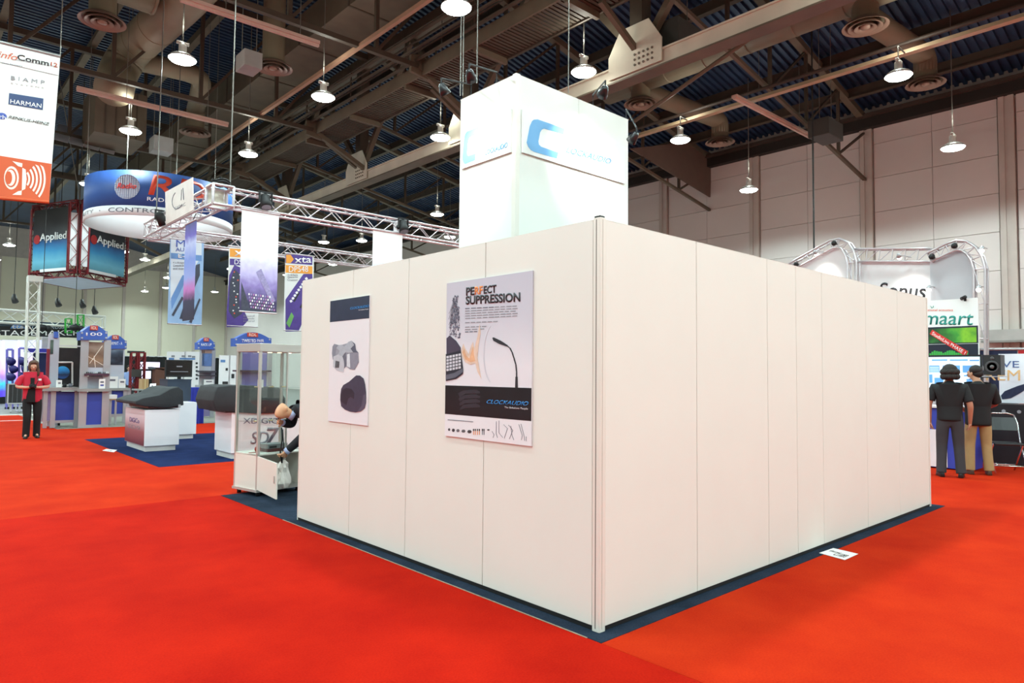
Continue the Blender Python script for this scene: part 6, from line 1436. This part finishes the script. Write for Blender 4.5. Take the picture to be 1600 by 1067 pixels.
MB(T).box(-.065, .065, .24, .29, 1.09, 1.17).build('body', blackm, cm, False, .008); MB(T).lathe([(.032, .29), (.034, .33), (.03, .34)], (0, 0, 1.125), 16, 'Y').build('lens', mat('lens_dark', (30, 30, 36), .2), cm, True); MB(T).box(-.02, .02, .245, .285, 1.17, 1.19).build('viewfinder', blackm, cm)
# bald man bending into the cabinet
hP = onY(441, 640, 5.2); hx, hz = hP.x, hP.z
T = Matrix.Translation((hx+.78, 5.1, .003)) @ Matrix.Rotation(math.radians(88), 4, 'Z')   # local y looks along -X
Ti = T.inverted()
def lo(x, y, z): return tuple(Ti @ Vector((x, y, z)))
def lp(P): return tuple(Ti @ Vector(P))
J = J_(head=lp(hP), face=tuple(Ti.to_3x3() @ Vector((-.75, 0, -.66))), neck=lo(hx+.11, 5.18, hz-.05), upper=lo(hx+.2, 5.15, hz-.01), chest=lo(hx+.36, 5.12, hz+.03), waist=lo(hx+.6, 5.1, hz-.05), pelvis=lo(hx+.78, 5.1, .9),
       hipL=lo(hx+.78, 5.01, .86), hipR=lo(hx+.78, 5.19, .86), knL=lo(hx+.66, 5.0, .46), knR=lo(hx+.66, 5.2, .46), anL=lo(hx+.74, 4.99, .085), anR=lo(hx+.74, 5.21, .085), toeL=lo(hx+.58, 4.98, .035), toeR=lo(hx+.58, 5.22, .035))
near, far = lp(onY(449, 704, 5.16)), lp(onY(441, 660, 5.3))
sN, sF = lo(hx+.2, 4.99, hz-.03), lo(hx+.2, 5.33, hz-.03)
eN, eF = lo(hx+.24, 4.98, hz-.26), lo(hx+.2, 5.4, hz-.2)
if sN[0] < 0: J.update(shL=sN, elL=eN, wrL=near, shR=sF, elR=eF, wrR=far)
else: J.update(shR=sN, elR=eN, wrR=near, shL=sF, elL=eF, wrL=far)
suit = mat('dark_suit', (22, 24, 32), .8, var=.12, scale=8)
sp = shirt(J, 1.08, 1., .9, True, 1.05); tp = trousers(J, 1.03)
t = person('bald man in a dark suit bending to reach into the glass cabinet', T, J, 1.03, [('suit_jacket', suit)+sp, ('trousers', suit)+tp], None, (216, 160, 122), hs=(.115, .138)); shoes(t, T, J, shbr)
for k in 'LR':
    a = Vector(lerp(J['el'+k], J['wr'+k], .9)); b_ = Vector(lerp(J['el'+k], J['wr'+k], 1.06)); MB(T).tube([a, b_], .042, 12).build('shirt_cuff', mat('cuff_blue', (176, 190, 226), .7), t, True)
nk = Vector(J['neck']); d = (Vector(J['head'])-nk).normalized(); MB(T).tube([nk-d*.03, nk+d*.02], [.078, .066], 14).build('shirt_collar', mat('cuff_blue'), t, True)
# strap and plastic bag
P = onY(440, 668, 5.2); o = thing('lanyard', 'black strap hanging from the bald man\'s hand', 'strap', P); MB().tube([P, P+Vector((.01, 0, -.15)), P+Vector((0, .02, -.3)), P+Vector((.02, .01, -.42))], .009, 6).build('strap', blackm, o, True); MB().tube([P+Vector((.015, 0, -.02)), P+Vector((.03, 0, -.2)), P+Vector((.02, .01, -.42))], .006, 6).build('strap', blackm, o, True)
P = onY(443, 722, 5.25); o = thing('plastic_bag', 'crumpled white plastic bag held at the open cabinet door', 'bag', P)
random.seed(9); b = MB(); n = 14; vs_ = []; fs_ = []
rows = [(.015, .03), (.05, -.01), (.062, -.06), (.055, -.12), (.07, -.19), (.072, -.25), (.05, -.3), (.01, -.31)]
for r_, z in rows:
    for i in range(n): a = 2*PI*i/n; q_ = r_*(1+.4*random.uniform(-1, 1)); vs_.append((P.x+q_*math.cos(a), P.y+q_*.7*math.sin(a), P.z+z))
for j in range(len(rows)-1):
    for i in range(n): fs_.append((j*n+i, j*n+(i+1) % n, (j+1)*n+(i+1) % n, (j+1)*n+i))
b.add(vs_, fs_).build('bag', mat('bag_white', (232, 222, 214), .5), o); MB().tube([P+Vector((-.01, 0, .03)), P+Vector((0, 0, .08)), P+Vector((.02, 0, .03))], .006, 6).build('handle', mat('bag_white'), o, True)
# seated visitor far behind
P = onY(200, 640, 27.5); T = Matrix.Translation((P.x, 27.5, .0)) @ Matrix.Rotation(math.radians(160), 4, 'Z')
J = J_(); sp = shirt(J, 1.0, .9, .7); tp = trousers(J, 1.0)
t = person('distant visitor in pale blue shirt between kiosk and red uprights', T, J, 1., [('shirt', mat('pale_blue_shirt', (130, 150, 196), .8))+sp, ('trousers', grt)+tp], None, (190, 140, 116)); shoes(t, T, J, shb); hd = Vector(J['head']); hairball(t, T, [(hd+Vector((0, -.02, .05)), .092, .1, .085)], hm2)
